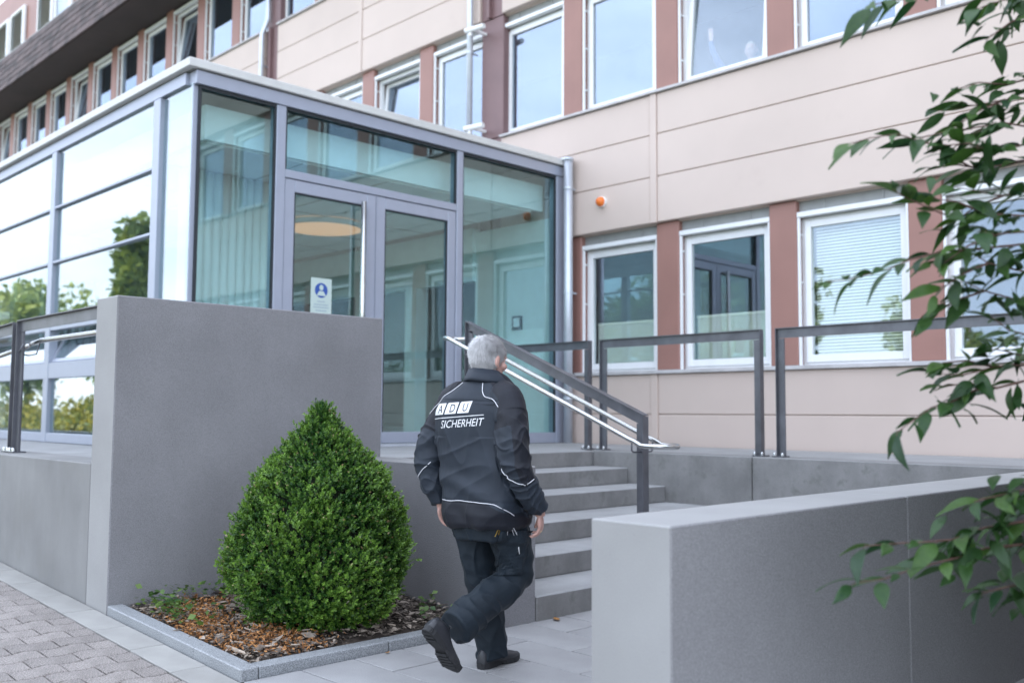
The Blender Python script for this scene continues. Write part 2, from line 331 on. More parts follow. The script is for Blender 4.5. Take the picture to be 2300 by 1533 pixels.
# ------------------------------------------------------------------ steps and landing
st = thing('staircase', 'six broad grey concrete steps rising to the glass entrance', 'stairs', (-4.46, 6, 0))
RISE, TREAD = .1583, .4766
for i in range(6):
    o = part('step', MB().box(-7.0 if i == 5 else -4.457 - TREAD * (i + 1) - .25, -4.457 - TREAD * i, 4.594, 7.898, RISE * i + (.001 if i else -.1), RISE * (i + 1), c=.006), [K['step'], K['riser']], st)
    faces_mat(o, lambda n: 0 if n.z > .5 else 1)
land = part('landing', MB().box(-9.28, -7.003, 2.86, 9.9, .80, .935), K['joint']); tag(land, kind='structure')
for a, b in ((-9.27, -8.52), (-8.515, -7.765), (-7.76, -7.005)):
    for j in range(7): box('slab', (a, b, 2.87 + j, 3.865 + j, .90, .9495), K['step'], land, c=.003)
wl = part('walkway', MB().box(-30, -9.285, 2.86, 4.36, .5, .9495), K['step']); tag(wl, kind='structure')
wr = part('walkway', MB().box(-6.99, 6, 8.25, 9.9, .5, .948).box(-6.998, -6.845, 7.905, 8.248, .5, .946), K['step']); tag(wr, kind='structure')
# ------------------------------------------------------------------ office building
YP, YF, YW = 9.93, 10.0, 10.12          # panel face, pillar face, window plane
PX = lambda k: -7.40 + 1.64 * k
SILL = [1.90, 5.53, 9.17]; WH = 1.88
bd = thing('office_building', 'beige panelled office building with brown pillars and rows of white windows', 'building', (-20, 10, 0))
# shell that closes the building to the sun
sh = MB().box(-62, 14, 13.6, 13.9, 0, 15).box(-62, 14, 10.2, 24, 14.9, 15.2).box(-62, -61.7, 10.2, 24, 0, 15).box(13.7, 14, 10.2, 24, 0, 15).box(-62, 14, 23.7, 24, 0, 15)
part('shell_wall', sh, K['roomd'], bd)
for z in (.80, 4.35, 7.98, 11.6): box('floor_slab', (-61.6, 13.6, 10.35, 13.55, z, z + .3), K['room'], bd)
# horizontal panel bands
slots = {-2: .26, -6: .26}
def spans(x0, x1):
    cuts = sorted(PX(k) for k in slots if x0 < PX(k) < x1); res = []; a = x0
    for c_ in cuts: res.append((a, c_ - .25)); a = c_ + .25
    res.append((a, x1)); return res
def band(rows, x0, x1, strips):
    for sa, sb in spans(x0, x1):
        edges = [sa] + [PX(k) - .16 for k in strips if sa < PX(k) - .16 < sb] + [sb]
        for i in range(len(edges) - 1):
            a, b = edges[i] + (.055 if i else 0), edges[i + 1] - (.055 if i < len(edges) - 2 else 0)
            for z0, z1 in rows: box('wall_panel', (a, b, YP, YP + .12, z0 + .003, z1 - .003), K['panel'], bd, c=.010)
        for e in edges[1:-1]: box('cover_strip', (e - .052, e + .052, YP - .014, YP + .1, rows[0][0], rows[-1][1]), K['panel'], bd, c=.004)
    box('backing', (x0, x1, YP + .1, YP + .2, rows[0][0] - .01, rows[-1][1] + .01), K['panel'], bd)
ST = [0, 4, -4, -8, 8]
band([(.90, 1.342), (1.342, 1.855)], -9.0, 12, ST)
band([(3.80, 4.40), (4.40, 4.955), (4.955, 5.49)], -26, 12, ST)
band([(7.43, 8.02), (8.02, 8.575), (8.575, 9.13)], -40, 12, ST)
band([(11.06, 12.2)], -21.0, 12, ST)
# sills
def sill(z, x0, x1, m_, t=.035):
    for sa, sb in (spans(x0, x1) if z > 3 else [(x0, x1)]): box('window_sill', (sa, sb, YP - .045, YW + .02, z - t, z), m_, bd, c=.004)
sill(SILL[0], -9.0, 12, K['sillm'], .045); sill(SILL[1], -26, 12, K['sillm']); sill(SILL[2], -40, 12, K['sillm'])
# brown pillars and slots
def pillar(k, f): 
    z0 = SILL[f] + .002; z1 = SILL[f] + WH + .02
    wd = .175 if not (f and k in slots) else .245
    part('pillar', MB().box(PX(k) - wd, PX(k) + wd, YF if wd < .2 else YF - .02, YW + .2, z0, z1, c=.012), K['brown'] if wd < .2 else K['brown2'], bd)
for k in range(-1, 11): pillar(k, 0)
for k in range(-7, 11): pillar(k, 1)
for k in range(-20, 1): pillar(k, 2)
for k in slots:
    box('slot_cover', (PX(k) - .243, PX(k) + .243, YP + .05, YP + .11, 7.44, 9.16), K['brown2'], bd); box('slot_cover', (PX(k) - .243, PX(k) + .243, YP + .05, YP + .11, 3.81, 5.52), K['brown2'], bd)
    box('slot_rib', (PX(k) - .06, PX(k) - .01, YP - .02, YP + .048, 7.44, 9.16), K['brown2'], bd)
# windows: shared meshes
WW = 1.29
def rect_frame(mb, x0, x1, z0, z1, wl_, wt, wb, y0, y1):
    mb.box(x0, x0 + wl_, y0, y1, z0, z1, c=.004); mb.box(x1 - wl_, x1, y0, y1, z0, z1, c=.004)
    mb.box(x0 + wl_, x1 - wl_, y0 + .001, y1 - .001, z0, z0 + wb, c=.004); mb.box(x0 + wl_, x1 - wl_, y0 + .001, y1 - .001, z1 - wt, z1, c=.004); return mb
wm_frame = rect_frame(MB(), 0, WW, 0, 1.70, .07, .06, .07, .0, .07).mesh('window', K['pvc'])
wm_sash = rect_frame(MB(), .05, WW - .05, 0, 1.62, .075, .075, .085, -.022, .045).mesh('sash', K['pvc'])
wm_pane = MB().box(.11, WW - .11, .010, .016, .07, 1.56).mesh('pane', K['gls'])
wm_pane2 = MB().box(.11, WW - .11, .010, .016, .07, 1.56).mesh('pane', K['glsU'])
wm_rail = MB().box(0, .03, -.10, -.065, .0, 1.76, c=.003).box(.004, .018, -.0645, .0, .35, .37).box(.004, .018, -.0645, 0, .95, .97).box(.004, .018, -.0645, 0, 1.5, 1.52).mesh('guide_rail', K['pvc'])
wm_head = MB().box(0, WW, -.11, -.02, 1.70, 1.76, c=.006).mesh('head_rail', K['pvc'])
wm_box = MB().box(0, WW, -.04, .05, 1.762, 1.89).box(.30, .325, -.052, -.0405, 1.765, 1.885).box(.98, 1.005, -.052, -.0405, 1.765, 1.885).mesh('blind_box', K['boxg'])
def slats(z0, z1, step_, tilt):
    mb = MB(); z = z0
    while z < z1:
        mb.add([(.13, .085, z), (WW - .13, .085, z), (WW - .13, .085 + .02, z + tilt), (.13, .085 + .02, z + tilt)], [(0, 1, 2, 3)])
        z += step_
    return mb
wm_bl_low = slats(.08, .62, .026, .024).box(.13, WW - .13, .08, .10, .62, .645).mesh('blind', K['blind']); wm_bl_full = slats(.08, 1.56, .036, .026).mesh('blind', K['blind'])
def window(k, f, tilt=0, blind=None):
    x0 = PX(k) + (1.64 - WW) / 2; z0 = SILL[f]
    wn = link('window', wm_frame, bd, (0, 0, 0)); wn.location = Vector((x0, YW, z0)) - Vector(bd.location)
    s_ = link('sash', wm_sash, wn, (0, 0, .04), (-tilt, 0, 0)); p_ = link('pane', wm_pane if f == 0 or (f == 1 and k == 0) else wm_pane2, wn, (0, 0, .04), (-tilt, 0, 0))
    link('guide_rail', wm_rail, wn, (0, 0, 0)); link('guide_rail', wm_rail, wn, (WW - .03, 0, 0))
    link('head_rail', wm_head, wn, (0, 0, 0)); link('blind_box', wm_box, wn, (0, 0, 0))
    if blind == 'low': link('blind', wm_bl_low, wn, (0, 0, .04))
    if blind == 'full': link('blind', wm_bl_full, wn, (0, 0, .04))
    return wn
for k in range(-1, 9): window(k, 0, R(2.5) if k == 2 else 0, {-1: 'low', 0: 'low', 1: 'full'}.get(k))
for k in range(-7, 9): window(k, 1, R(5) if k in (0, -4, -7) else 0)
for k in range(-20, -5): window(k, 2, R(6) if k in (-9, -13, -17) else 0, None)
# shingled mansard band
band_b = MB().prism([(9.02, 11.0), (9.27, 12.25), (10.3, 12.25), (10.3, 11.0)], 'x', -40, 12)
part('mansard', band_b, K['shingle'], bd); box('soffit', (-40, 12, 9.03, 10.15, 10.985, 10.998), K['soffit'], bd)
shm = MB().add([(0, 0, 0), (.285, 0, 0), (.285, .062, .235), (0, .062, .235), (0, .04, 0), (.285, .04, 0)], [(0, 1, 2, 3), (0, 4, 5, 1)]).mesh('shingle', K['shingle'])
rest = MB()
for row in range(6):
    z = 10.985 + row * .207; y = 8.962 + row * .0414
    for i in range(170):
        xx = -39 + i * .29 + (.145 if row % 2 else 0)
        if -35.6 < xx < -22.2 and not (xx > -24.5 and row > 3):
            o = link('shingle', shm, bd); o.matrix_parent_inverse = Matrix.Identity(4); o.location = Vector((xx, y + random.uniform(-.004, .004), z)) - Vector(bd.location)
        elif xx < 11: rest.add([(xx, y, z), (xx + .285, y, z), (xx + .285, y + .062, z + .235), (xx, y + .062, z + .235)], [(0, 1, 2, 3)])
tag(part('shingles', rest, K['shingle'], bd, fix=False), kind='stuff')
box('attic_wall', (-40, 12, 9.75, 9.95, 12.25, 14.9), K['brown'], bd); box('attic_ledge', (-40, 12, 9.25, 9.74, 12.252, 12.30), K['boxg'], bd)
for x0 in (-34.6, -33.1, -30.6, -29.1, -26.4):
    wn = link('window', wm_frame, bd, (0, 0, 0)); wn.location = Vector((x0, 9.66, 12.32)) - Vector(bd.location)
    link('sash', wm_sash, wn, (0, 0, .04)); link('pane', wm_pane, wn, (0, 0, .04)); 
    if x0 < -30: link('blind', wm_bl_full, wn, (0, -.12, .04))
# downpipes
def downpipe(label, x, y, z0, z1, r=.055, kink=False, hopper=False):
    dp = thing('downpipe', label, 'downpipe', (x, y, z0))
    pts = [(x, y, z0), (x, y, z1)] if not kink else [(x + .12, y + .06, z1), (x + .12, y + .06, 9.35), (x, y, 9.05), (x, y, z0)]
    part('pipe', MB().tube(pts, r, 14), K['zinc'], dp, True)
    if hopper: part('collar', MB().tube([(x, y, z1 - .02), (x, y, z1 + .02)], r + .012, 14), K['zinc'], dp, True)
    for zz in np.arange(z0 + .6, min(z1, z0 + 8), 1.45):
        part('pipe_clip', MB().tube([(x, y, zz - .012), (x, y, zz + .012)], r + .008, 14).box(x - .015, x + .015, y, y + .16, zz - .01, zz + .01), K['zinc'], dp)
    return dp
downpipe('pale zinc downpipe at the right corner of the glass entrance', -8.93, 9.80, .95, 4.86, .062, hopper=True)
downpipe('pale zinc downpipe beside two white cameras on the upper facade', -11.05, 9.84, 4.9, 11, .048)
downpipe('pale zinc downpipe with a kink above the left part of the entrance roof', -17.45, 9.84, 4.9, 10.9, .05, kink=True)
# orange beacon on the panels
oc = thing('warning_light', 'small orange warning light on the beige wall panels', 'light', (-8.42, YP, 4.2))
def dome(cx, cy, cz, r, n=14, sy=1.0):
    mb = MB(); rings = 5; vs = []
    for i in range(rings):
        a = math.pi / 2 * i / rings
        for k in range(n): t = 2 * math.pi * k / n; vs.append((cx + r * math.cos(a) * math.cos(t), cy - sy * r * math.sin(a), cz + r * math.cos(a) * math.sin(t)))
    vs.append((cx, cy - sy * r, cz)); fs = []
    for i in range(rings - 1):
        for k in range(n): fs.append((i * n + k, i * n + (k + 1) % n, (i + 1) * n + (k + 1) % n, (i + 1) * n + k))
    fs += [((rings - 1) * n + k, (rings - 1) * n + (k + 1) % n, rings * n) for k in range(n)]
    return mb.add(vs, fs)
part('base', MB().tube([(-8.42, YP - .001, 4.2), (-8.42, YP - .04, 4.2)], .075, 16), K['white'], oc); part('lens', dome(-8.42, YP - .04, 4.2, .068, sy=1.1), K['orange'], oc, True)
# two white cameras by the slot
for z, lb in ((7.22, 'upper white security camera beside the downpipe on the facade'), (5.68, 'lower white security camera just above the entrance roof')):
    c_ = thing('security_camera', lb, 'camera', (-10.85, 9.6, z), 'white cameras beside the downpipe')
    part('housing', MB().tube([(-10.95, 9.66, z), (-10.60, 9.72, z + .0)], [.042, .042], 12), K['white'], c_, False)
    part('bracket', MB().box(-10.85, -10.81, 9.68, YF - .02, z - .02, z + .02), K['white'], c_); part('lens_ball', dome(-10.86, 9.68, z - .08, .032).tube([(-10.86, 9.68, z - .08), (-10.86, 9.68, z - .04)], .018, 8), K['white'], c_, True)
# ------------------------------------------------------------------ glass entrance
XD, YC, ZR = -9.10, 4.38, 4.77
ve = thing('entrance_pavilion', 'flat roofed glass entrance pavilion with blue grey frames and double doors', 'entrance', (-9.1, 7, .95))
def fbar(b, name='mullion', c=.005): return box(name, b, K['alu'], ve, c)
# roof and fascia
box('roof', (-30, XD + .02, YC - .02, 9.92, 4.782, 4.85), K['boxg'], ve)
box('fascia', (XD + .021, XD + .10, YC - .10, 9.90, 4.784, 4.872), K['fascia'], ve, .006); box('fascia', (-30, XD + .0195, YC - .10, YC - .021, 4.784, 4.872), K['fascia'], ve, .006)
box('gutter', (XD - .3, XD + .12, 9.78, 9.925, 4.852, 4.90), K['zinc'], ve)
# front (door) face
fbar((XD - .10, XD + .06, YC, 9.92, 4.635, 4.772), 'top_beam')
fbar((XD - .06, XD - .0, YC + .0, YC + .055, .95, 4.632), 'corner_post')
fbar((XD - .10, XD + .045, 5.312, 5.425, .95, 4.634)); fbar((XD - .10, XD + .045, 7.875, 7.975, .95, 4.634)); fbar((XD - .10, XD + .045, 9.70, 9.92, .95, 4.634))
fbar((XD - .09, XD + .04, 5.427, 7.873, 3.862, 3.95), 'transom')
fbar((XD - .10, XD + .04, YC + .057, 5.31, .952, 1.09), 'bottom_rail'); fbar((XD - .10, XD + .04, 7.977, 9.698, .952, 1.09), 'bottom_rail')
box('threshold', (XD - .08, XD + .06, 5.427, 7.873, .952, .985), K['zinc'], ve)
def gpane(b, m_='glsD'): return box('pane', b, K[m_], ve)
def gasket(y0, y1, z0, z1, x=XD + .001):
    mb = MB()
    for q in ((y0 - .004, y0 + .022, z0, z1), (y1 - .022, y1 + .004, z0, z1)): mb.box(x, x + .03, *q)
    mb.box(x, x + .03, y0 + .022, y1 - .022, z1 - .03, z1 + .004); part('gasket', mb, K['aluD'], ve)
for y0, y1, z0, z1 in ((YC + .05, 5.315, 1.085, 4.638), (5.42, 7.878, 3.945, 4.638), (7.97, 9.705, 1.085, 4.638)):
    gpane((XD - .02, XD - .012, y0, y1, z0, z1)); gasket(y0 + .003, y1 - .003, z0 + .005, z1 - .006)
def door(y0, y1, label):
    d = part('door', MB().box(XD - .05, XD + .03, y0, y0 + .125, .99, 3.855, c=.005).box(XD - .05, XD + .03, y1 - .125, y1, .99, 3.855, c=.005)
             .box(XD - .049, XD + .029, y0 + .126, y1 - .126, 3.72, 3.854, c=.005).box(XD - .049, XD + .029, y0 + .126, y1 - .126, .991, 1.12, c=.005), K['alu'], ve)
    d['label'] = label
    box('pane', (XD - .012, XD - .004, y0 + .115, y1 - .115, 1.11, 3.73), K['glsD'], d)
    mb = MB()
    for q in ((y0 + .126, y0 + .142), (y1 - .142, y1 - .126)): mb.box(XD - .003, XD + .02, q[0], q[1], 1.121, 3.719)
    mb.box(XD - .003, XD + .02, y0 + .143, y1 - .143, 3.705, 3.719); part('gasket', mb, K['aluD'], d)
    return d
dL = door(5.432, 6.640, 'left door leaf with a long bar handle and a notice'); dR = door(6.652, 7.868, 'right door leaf of plain glass')
fbar((XD - .02, XD + .036, 6.641, 6.651, .99, 3.855), 'meeting_strip', 0)
hd = part('pull_handle', MB().tube([(XD + .10, 6.42, 1.25), (XD + .10, 6.42, 3.74)], .031, 12).tube([(XD + .03, 6.46, 3.68), (XD + .10, 6.42, 3.68)], .015, 8).tube([(XD + .03, 6.46, 1.4), (XD + .10, 6.42, 1.4)], .015, 8), K['inox'], dL, True)
# notice on the left leaf: white sheet, blue disc, small figure and lines of print
Kp = mat('notice_paper', (.52, .62, .58), .6); Kb = mat('notice_blue', (.03, .09, .36), .5); Kl = mat('notice_print', (.33, .42, .48), .6)
nx_ = XD + .001
nb = box('notice', (nx_, nx_ + .003, 5.80, 6.07, 2.40, 2.82), Kp, dL)
def disc(cy, cz, r, x, n=26, sz=1): return [(x, cy + r * math.cos(2 * math.pi * i / n), cz + r * sz * math.sin(2 * math.pi * i / n)) for i in range(n)]
part('notice_disc', MB().add(disc(5.935, 2.685, .083, nx_ + .0045), [tuple(range(26))]), Kb, nb)
part('notice_figure', MB().add(disc(5.935, 2.715, .026, nx_ + .006, 16, 1.25), [tuple(range(16))]).add([(nx_ + .006, 5.875, 2.625), (nx_ + .006, 5.995, 2.625), (nx_ + .006, 5.965, 2.675), (nx_ + .006, 5.905, 2.675)], [(0, 1, 2, 3)]), Kp, nb)
lm = MB()
for q, wd in ((2.555, .05), (2.52, .09), (2.49, .10), (2.455, .07)): lm.box(nx_ + .0035, nx_ + .0045, 5.935 - wd, 5.935 + wd, q, q + .011)
part('notice_print', lm, Kl, nb)
# side (long) face
mx_ = [-9.83 - 3.0 * i for i in range(7)]
for x in mx_: fbar((x - .08, x + .08, YC - .05, YC + .06, .95, 4.634))
fbar((-30, XD - .102, YC - .04, YC + .08, 4.642, 4.772), 'top_beam')
edges = [XD - .062] + [x for x in mx_]
for i in range(7):
    xb = (XD - .004) if i == 0 else mx_[i - 1] - .082; xa = mx_[i] + .082
    lev = [1.07, 4.64] if i == 0 else [1.07, 1.74, 1.94, 2.34, 2.45, 3.19, 3.225, 3.89, 3.925, 4.64]
    fbar((xa, xb - (.06 if i == 0 else 0), YC - .045, YC + .05, .955, 1.068), 'bottom_rail')
    for j in range(0, len(lev) - 1, 2):
        z0, z1 = lev[j], lev[j + 1]
        if i and j == 2:     # bottom-hung vent, tilted inwards
            pn = MB().box(xa, xb, -.02, .02, 0, .05, c=.004).box(xa, xb, -.02, .02, .35, .40, c=.004).box(xa, xa + .05, -.019, .019, .051, .349).box(xb - .05, xb, -.019, .019, .051, .349)
            vo = link('vent_sash', pn.mesh('vent_sash', K['alu']), ve, (0, 0, 0), (R(-24), 0, 0)); vo.location = Vector((0, YC, z0)) - Vector(ve.location)
            link('pane', MB().box(xa + .045, xb - .045, -.004, .004, .045, .355).mesh('pane', K['glsR']), vo, (0, 0, 0))
        else: gpane((xa - .02, xb + .0 if i == 0 else xb + .02, YC - .004, YC + .004, z0 - .012, z1 + .012), 'glsR')
        if j and i: fbar((xa, xb, YC - .045, YC + .05, lev[j - 1] + .002, z0 - .002), 'transom')
# interior
inn = MB().box(-30, -9.25, 4.5, 9.85, .90, .94); part('interior_floor', inn, K['tilef'], ve)
cl = MB().box(-30, -9.46, 4.72, 9.6, 4.17, 4.20); part('ceiling', cl, K['ceil'], ve)
for y in (5.9, 7.1, 8.3): box('ceiling_joint', (-30, -9.47, y - .006, y + .006, 4.163, 4.169), K['boxg'], ve)
for x in (-10.6, -11.8, -13.0, -14.2): box('ceiling_joint', (x - .006, x + .006, 4.73, 9.59, 4.162, 4.1685), K['boxg'], ve)
box('bulkhead', (-9.46, -9.40, 4.66, 9.78, 4.19, 4.56), K['white'], ve); box('bulkhead', (-30, -9.461, 4.66, 4.72, 4.19, 4.56), K['white'], ve)
box('interior_wall', (-10.9, -9.2, 9.86, 9.96, .95, 4.1), K['pale'], ve); box('interior_beam', (-16, -10.9, 9.80, 9.95, 3.35, 4.16), K['pale'], ve)
for x in (-12.3, -13.7, -15.1): box('interior_column', (x - .14, x + .14, 9.72, 9.95, .95, 3.35), K['pale'], ve)
box('interior_wall', (-16.2, -16.0, 4.9, 9.7, .95, 4.16), K['room'], ve); box('interior_beam', (-15.99, -15.9, 4.9, 9.7, 3.0, 3.25), K['pale'], ve)
for y in (6.2, 7.6, 8.9): box('interior_column', (-15.98, -15.8, y - .16, y + .16, .95, 2.99), K['pale'], ve)
for i in range(12):
    y = 5.0 + i * .11; part('curtain_fold', MB().tube([(-15.0, y, .97), (-15.0, y, 3.3)], .05, 8), K['curtain'], ve, True)
for i in range(13):
    y = 5.02 + i * .105; part('curtain_fold', MB().tube([(-10.6 + .02 * math.sin(i * 2.1), y, .97), (-10.6, y, 4.16)], .058, 8), K['sheer'], ve, True)
box('reception_counter', (-14.6, -13.9, 6.4, 8.4, .95, 2.0), K['pale'], ve, .02); box('counter_top', (-14.7, -13.8, 6.3, 8.5, 2.001, 2.05), K['roomd'], ve)
lp = thing('ceiling_lamp', 'round glowing orange ceiling lamp inside the glass entrance', 'lamp', (-12.3, 8.05, 4.1))
ring = lambda r, z, n=40: [(-12.3 + r * math.cos(2 * math.pi * i / n), 8.05 + r * math.sin(2 * math.pi * i / n), z) for i in range(n)]
part('diffuser', MB().add(ring(.56, 4.085), [tuple(range(40))]), K['lampm'], lp)
part('lamp_rim', MB().add(ring(.56, 4.084) + ring(.60, 4.084) + ring(.60, 4.16), [(i, (i + 1) % 40, 40 + (i + 1) % 40, 40 + i) for i in range(40)] + [(40 + i, 40 + (i + 1) % 40, 80 + (i + 1) % 40, 80 + i) for i in range(40)]), K['white'], lp)
ic = thing('intercom', 'pale intercom with dark screen on the wall inside the right glass pane', 'intercom', (-9.95, 9.85, 2.4))
box('screen', (-10.05, -9.87, 9.82, 9.856, 2.55, 2.75), K['aluD'], ic); box('display', (-10.02, -9.90, 9.815, 9.8195, 2.59, 2.72), K['white'], ic); box('reader', (-10.03, -9.89, 9.81, 9.855, 2.15, 2.33), K['pale'], ic); box('reader_lens', (-10.0, -9.92, 9.80, 9.8095, 2.2, 2.29), K['aluD'], ic)
# ------------------------------------------------------------------ railings
def post_T(mb, x, y, z0, z1, side):
    mb.box(x - .004, x + .004, y - .034, y + .034, z0, z1); mb.box(x + side * .0045, x + side * .075, y - .006, y + .006, z0, z1 - .088); return mb
def base_plate(parent, x, y, z):
    b_ = box('base_plate', (x - .06, x + .06, y - .055, y + .055, z, z + .012), K['steel'], parent)
    for dx in (-.04, .04): part('bolt', dome(0, 0, 0, .013, 8).tube([(0, 0, 0), (0, .02, 0)], .013, 8), K['bolt'], b_)
    k_ = 0
    for ch in b_.children:
        ch.rotation_euler = (R(-90), 0, 0); ch.location = (x + (-.04 if k_ == 0 else .04), y - .04, z + .03); k_ += 1
def frame(label, x0, x1, y, zb, z1a, z1b, group, posts=(True, True), cat='railing'):
    f = thing('railing', label, cat, ((x0 + x1) / 2, y, zb), group)
    # sloping or level top bar: flat web with a narrow flange on top
    hh = .085
    part('top_bar', MB().prism([(x0, z1a), (x1, z1b), (x1, z1b - hh), (x0, z1a - hh)], 'y', y - .006, y + .006).prism([(x0 - .004, z1a + .008), (x1 + .004, z1b + .008), (x1 + .004, z1b), (x0 - .004, z1a)], 'y', y - .035, y + .035), K['steel'], f)
    if posts[0]: part('post', post_T(MB(), x0, y, zb, z1a - .002, 1), K['steel'], f); base_plate(f, x0 + .02, y, zb)
    if posts[1]: part('post', post_T(MB(), x1, y, zb, z1b - .002, -1), K['steel'], f); base_plate(f, x1 - .02, y, zb)
    return f
G1 = 'steel frames on the retaining wall'
frame('steel railing frame reaching left behind the stair rail on the retaining wall', -8.9, -7.03, 8.07, .956, 2.14, 2.14, G1)
frame('middle steel railing frame on the retaining wall', -6.86, -4.89, 8.07, .956, 2.14, 2.14, G1)
frame('right steel railing frame running behind the cherry leaves', -4.72, -2.0, 8.07, .956, 2.14, 2.14, G1)
rl = frame('steel railing with round handrail between the tall wall slab and the left posts', -8.52, -6.515, 2.67, 1.0, 2.072, 2.072, 'railings on the left wall', (True, False))
part('handrail', MB().tube([(-8.50, 2.76, 1.895), (-8.40, 2.76, 1.90), (-8.28, 2.76, 1.91), (-7.0, 2.76, 1.91), (-6.513, 2.76, 1.91)], .021, 12), K['inox'], rl, True)
part('handrail_bracket', MB().tube([(-8.50, 2.68, 1.80), (-8.40, 2.70, 1.79), (-8.34, 2.74, 1.80), (-8.33, 2.76, 1.89)], .006, 8).tube([(-8.50, 2.66, 1.83), (-8.44, 2.64, 1.82), (-8.41, 2.66, 1.88)], .006, 8), K['steel'], rl, True)
rl2 = frame('steel railing dropping away along the ramp at the left edge', -11.5, -8.62, 2.67, 1.0, 1.97, 2.065, 'railings on the left wall')
part('handrail', MB().tube([(-11.4, 2.76, 1.66), (-8.60, 2.76, 1.88)], .021, 12), K['inox'], rl2, True)
# stair rail with a handrail on each side
sr = frame('steel stair railing with two round handrails in the middle of the steps', -6.73, -4.66, 6.0, RISE, 2.19, 1.33, None, (False, False), 'railing')
part('post', MB().box(-4.664, -4.654, 5.966, 6.034, RISE + .002, 1.326).box(-4.74, -4.6645, 5.9945, 6.0055, RISE + .002, 1.27), K['steel'], sr)
part('post', post_T(MB(), -6.73, 6.0, RISE * 5 + .002, 2.188, 1), K['steel'], sr)
hp = []
za = lambda x: 2.035 + (x + 6.85) * (1.10 - 2.035) / (2.26)
def loopend(x, z, s):
    return [(x + s * .11 * math.sin(a), 6.0 - .13 * math.cos(a), z) for a in np.linspace(0, math.pi, 9)]
pts = [(-6.85, 5.87, za(-6.85)), (-4.72, 5.87, za(-4.72)), (-4.66, 5.87, za(-4.66) + .004), (-4.60, 5.87, 1.104), (-4.55, 5.87, 1.10)] + [(p[0], p[1], 1.10) for p in loopend(-4.50, 1.1, 1)] + [(-4.55, 6.13, 1.10), (-4.60, 6.13, 1.104), (-4.66, 6.13, za(-4.66) + .004), (-4.72, 6.13, za(-4.72)), (-6.85, 6.13, za(-6.85))] + [(p[0], 12.0 - p[1], za(-6.85) + .01) for p in loopend(-6.88, 0, -1)] + [(-6.85, 5.87, za(-6.85))]
part('handrail', MB().tube([p for i, p in enumerate(pts) if i == 0 or (Vector(p) - Vector(pts[i - 1])).length > .004], .021, 12, cap=False), K['inox'], sr, True)
for x in (-6.62, -4.69):
    for s in (-1, 1):
        zz = za(x); part('handrail_bracket', MB().tube([(x, 6.0 + s * .01, zz - .09), (x, 6.0 + s * .11, zz - .09), (x, 6.0 + s * .13, zz - .075), (x, 6.0 + s * .13, zz - .018)], .0065, 8), K['steel'], sr, True)
# ================================================================== PLANTS
def quads_obj(name, V, tone, mats, parent=None, mi=None, per=4):
    """V: (n,per,3) array of leaf polygons, tone: (n,)"""
    n = len(V); me = bpy.data.meshes.new(name)
    me.vertices.add(n * per); me.vertices.foreach_set('co', V.reshape(-1).astype(np.float32))
    me.loops.add(n * per); me.loops.foreach_set('vertex_index', np.arange(n * per, dtype=np.int32))
    me.polygons.add(n); me.polygons.foreach_set('loop_start', np.arange(0, n * per, per, dtype=np.int32)); me.polygons.foreach_set('loop_total', np.full(n, per, dtype=np.int32))
    for m_ in (mats if isinstance(mats, (list, tuple)) else [mats]): me.materials.append(m_)
    if mi is not None: me.polygons.foreach_set('material_index', np.asarray(mi, dtype=np.int32))
    a = me.attributes.new('tone', 'FLOAT', 'POINT'); a.data.foreach_set('value', np.repeat(tone, per).astype(np.float32))
    me.update(); me.validate(); return link(name, me, parent)
def unit(v): return v / np.maximum(np.linalg.norm(v, axis=-1, keepdims=True), 1e-9)
def leafquads(P, D, N, L, W):
    """diamond leaves: base P, direction D, face normal N"""
    S = unit(np.cross(D, N)); L = L[:, None]; W = W[:, None]
    return np.stack([P, P + D * L * .5 + S * W * .5 + N * L * .06, P + D * L, P + D * L * .5 - S * W * .5 + N * L * .06], 1)
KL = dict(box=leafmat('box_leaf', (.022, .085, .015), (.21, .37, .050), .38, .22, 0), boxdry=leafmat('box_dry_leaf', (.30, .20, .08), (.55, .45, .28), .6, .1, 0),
          cherry=leafmat('cherry_leaf', (.012, .050, .016), (.062, .135, .021), .46, .30, 1), tree=leafmat('tree_leaf', (.11, .18, .035), (.33, .37, .07), .5, .3, 0),
          hedge=leafmat('hedge_leaf', (.16, .20, .03), (.48, .40, .06), .5, .3, 0), chip=leafmat('bark_chip', (.045, .032, .024), (.46, .38, .31), .85, 0, 0),
          dry=leafmat('dry_needle', (.16, .062, .018), (.55, .25, .08), .7, .05, 0), weed=leafmat('weed_leaf', (.03, .09, .02), (.14, .22, .04), .45, .25, 0))
# ------------------------------------------------------------------ conical box bush
BC = np.array([-5.125, 3.365]); Z0 = .06
prof_z = np.array([.0, .08, .2, .4, .66, .87, 1.06, 1.21, 1.31]); prof_r = np.array([.28, .385, .47, .50, .455, .37, .195, .075, .006])
def brad(z): return np.interp(z, prof_z, prof_r)
def lump(th, z): return .05 * np.sin(3 * th + 5 * z + 1) + .05 * np.sin(6 * th - 9 * z + .6 * np.sin(4 * th)) + .045 * np.sin(11 * th + 19 * z + 1.3 * np.sin(3 * th + 8 * z)) + .035 * np.sin(19 * th - 27 * z + 2 + 1.5 * np.sin(5 * z * 4))
bush = thing('box_bush', 'dense green conical box bush in the mulched bed', 'bush', (BC[0], BC[1], Z0))
n = 10500
u = rng.random(n * 3); z = 1.31 * u; keep = rng.random(n * 3) < (brad(z) + .03) / .6; z = z[keep][:n]; n = len(z)
th = rng.random(n) * 2 * np.pi; dep = np.abs(rng.normal(0, .028, n)); tuft = rng.random(n) < .16
rad = brad(z) * (1 + lump(th, z) * .9) - dep + tuft * rng.random(n) * .05
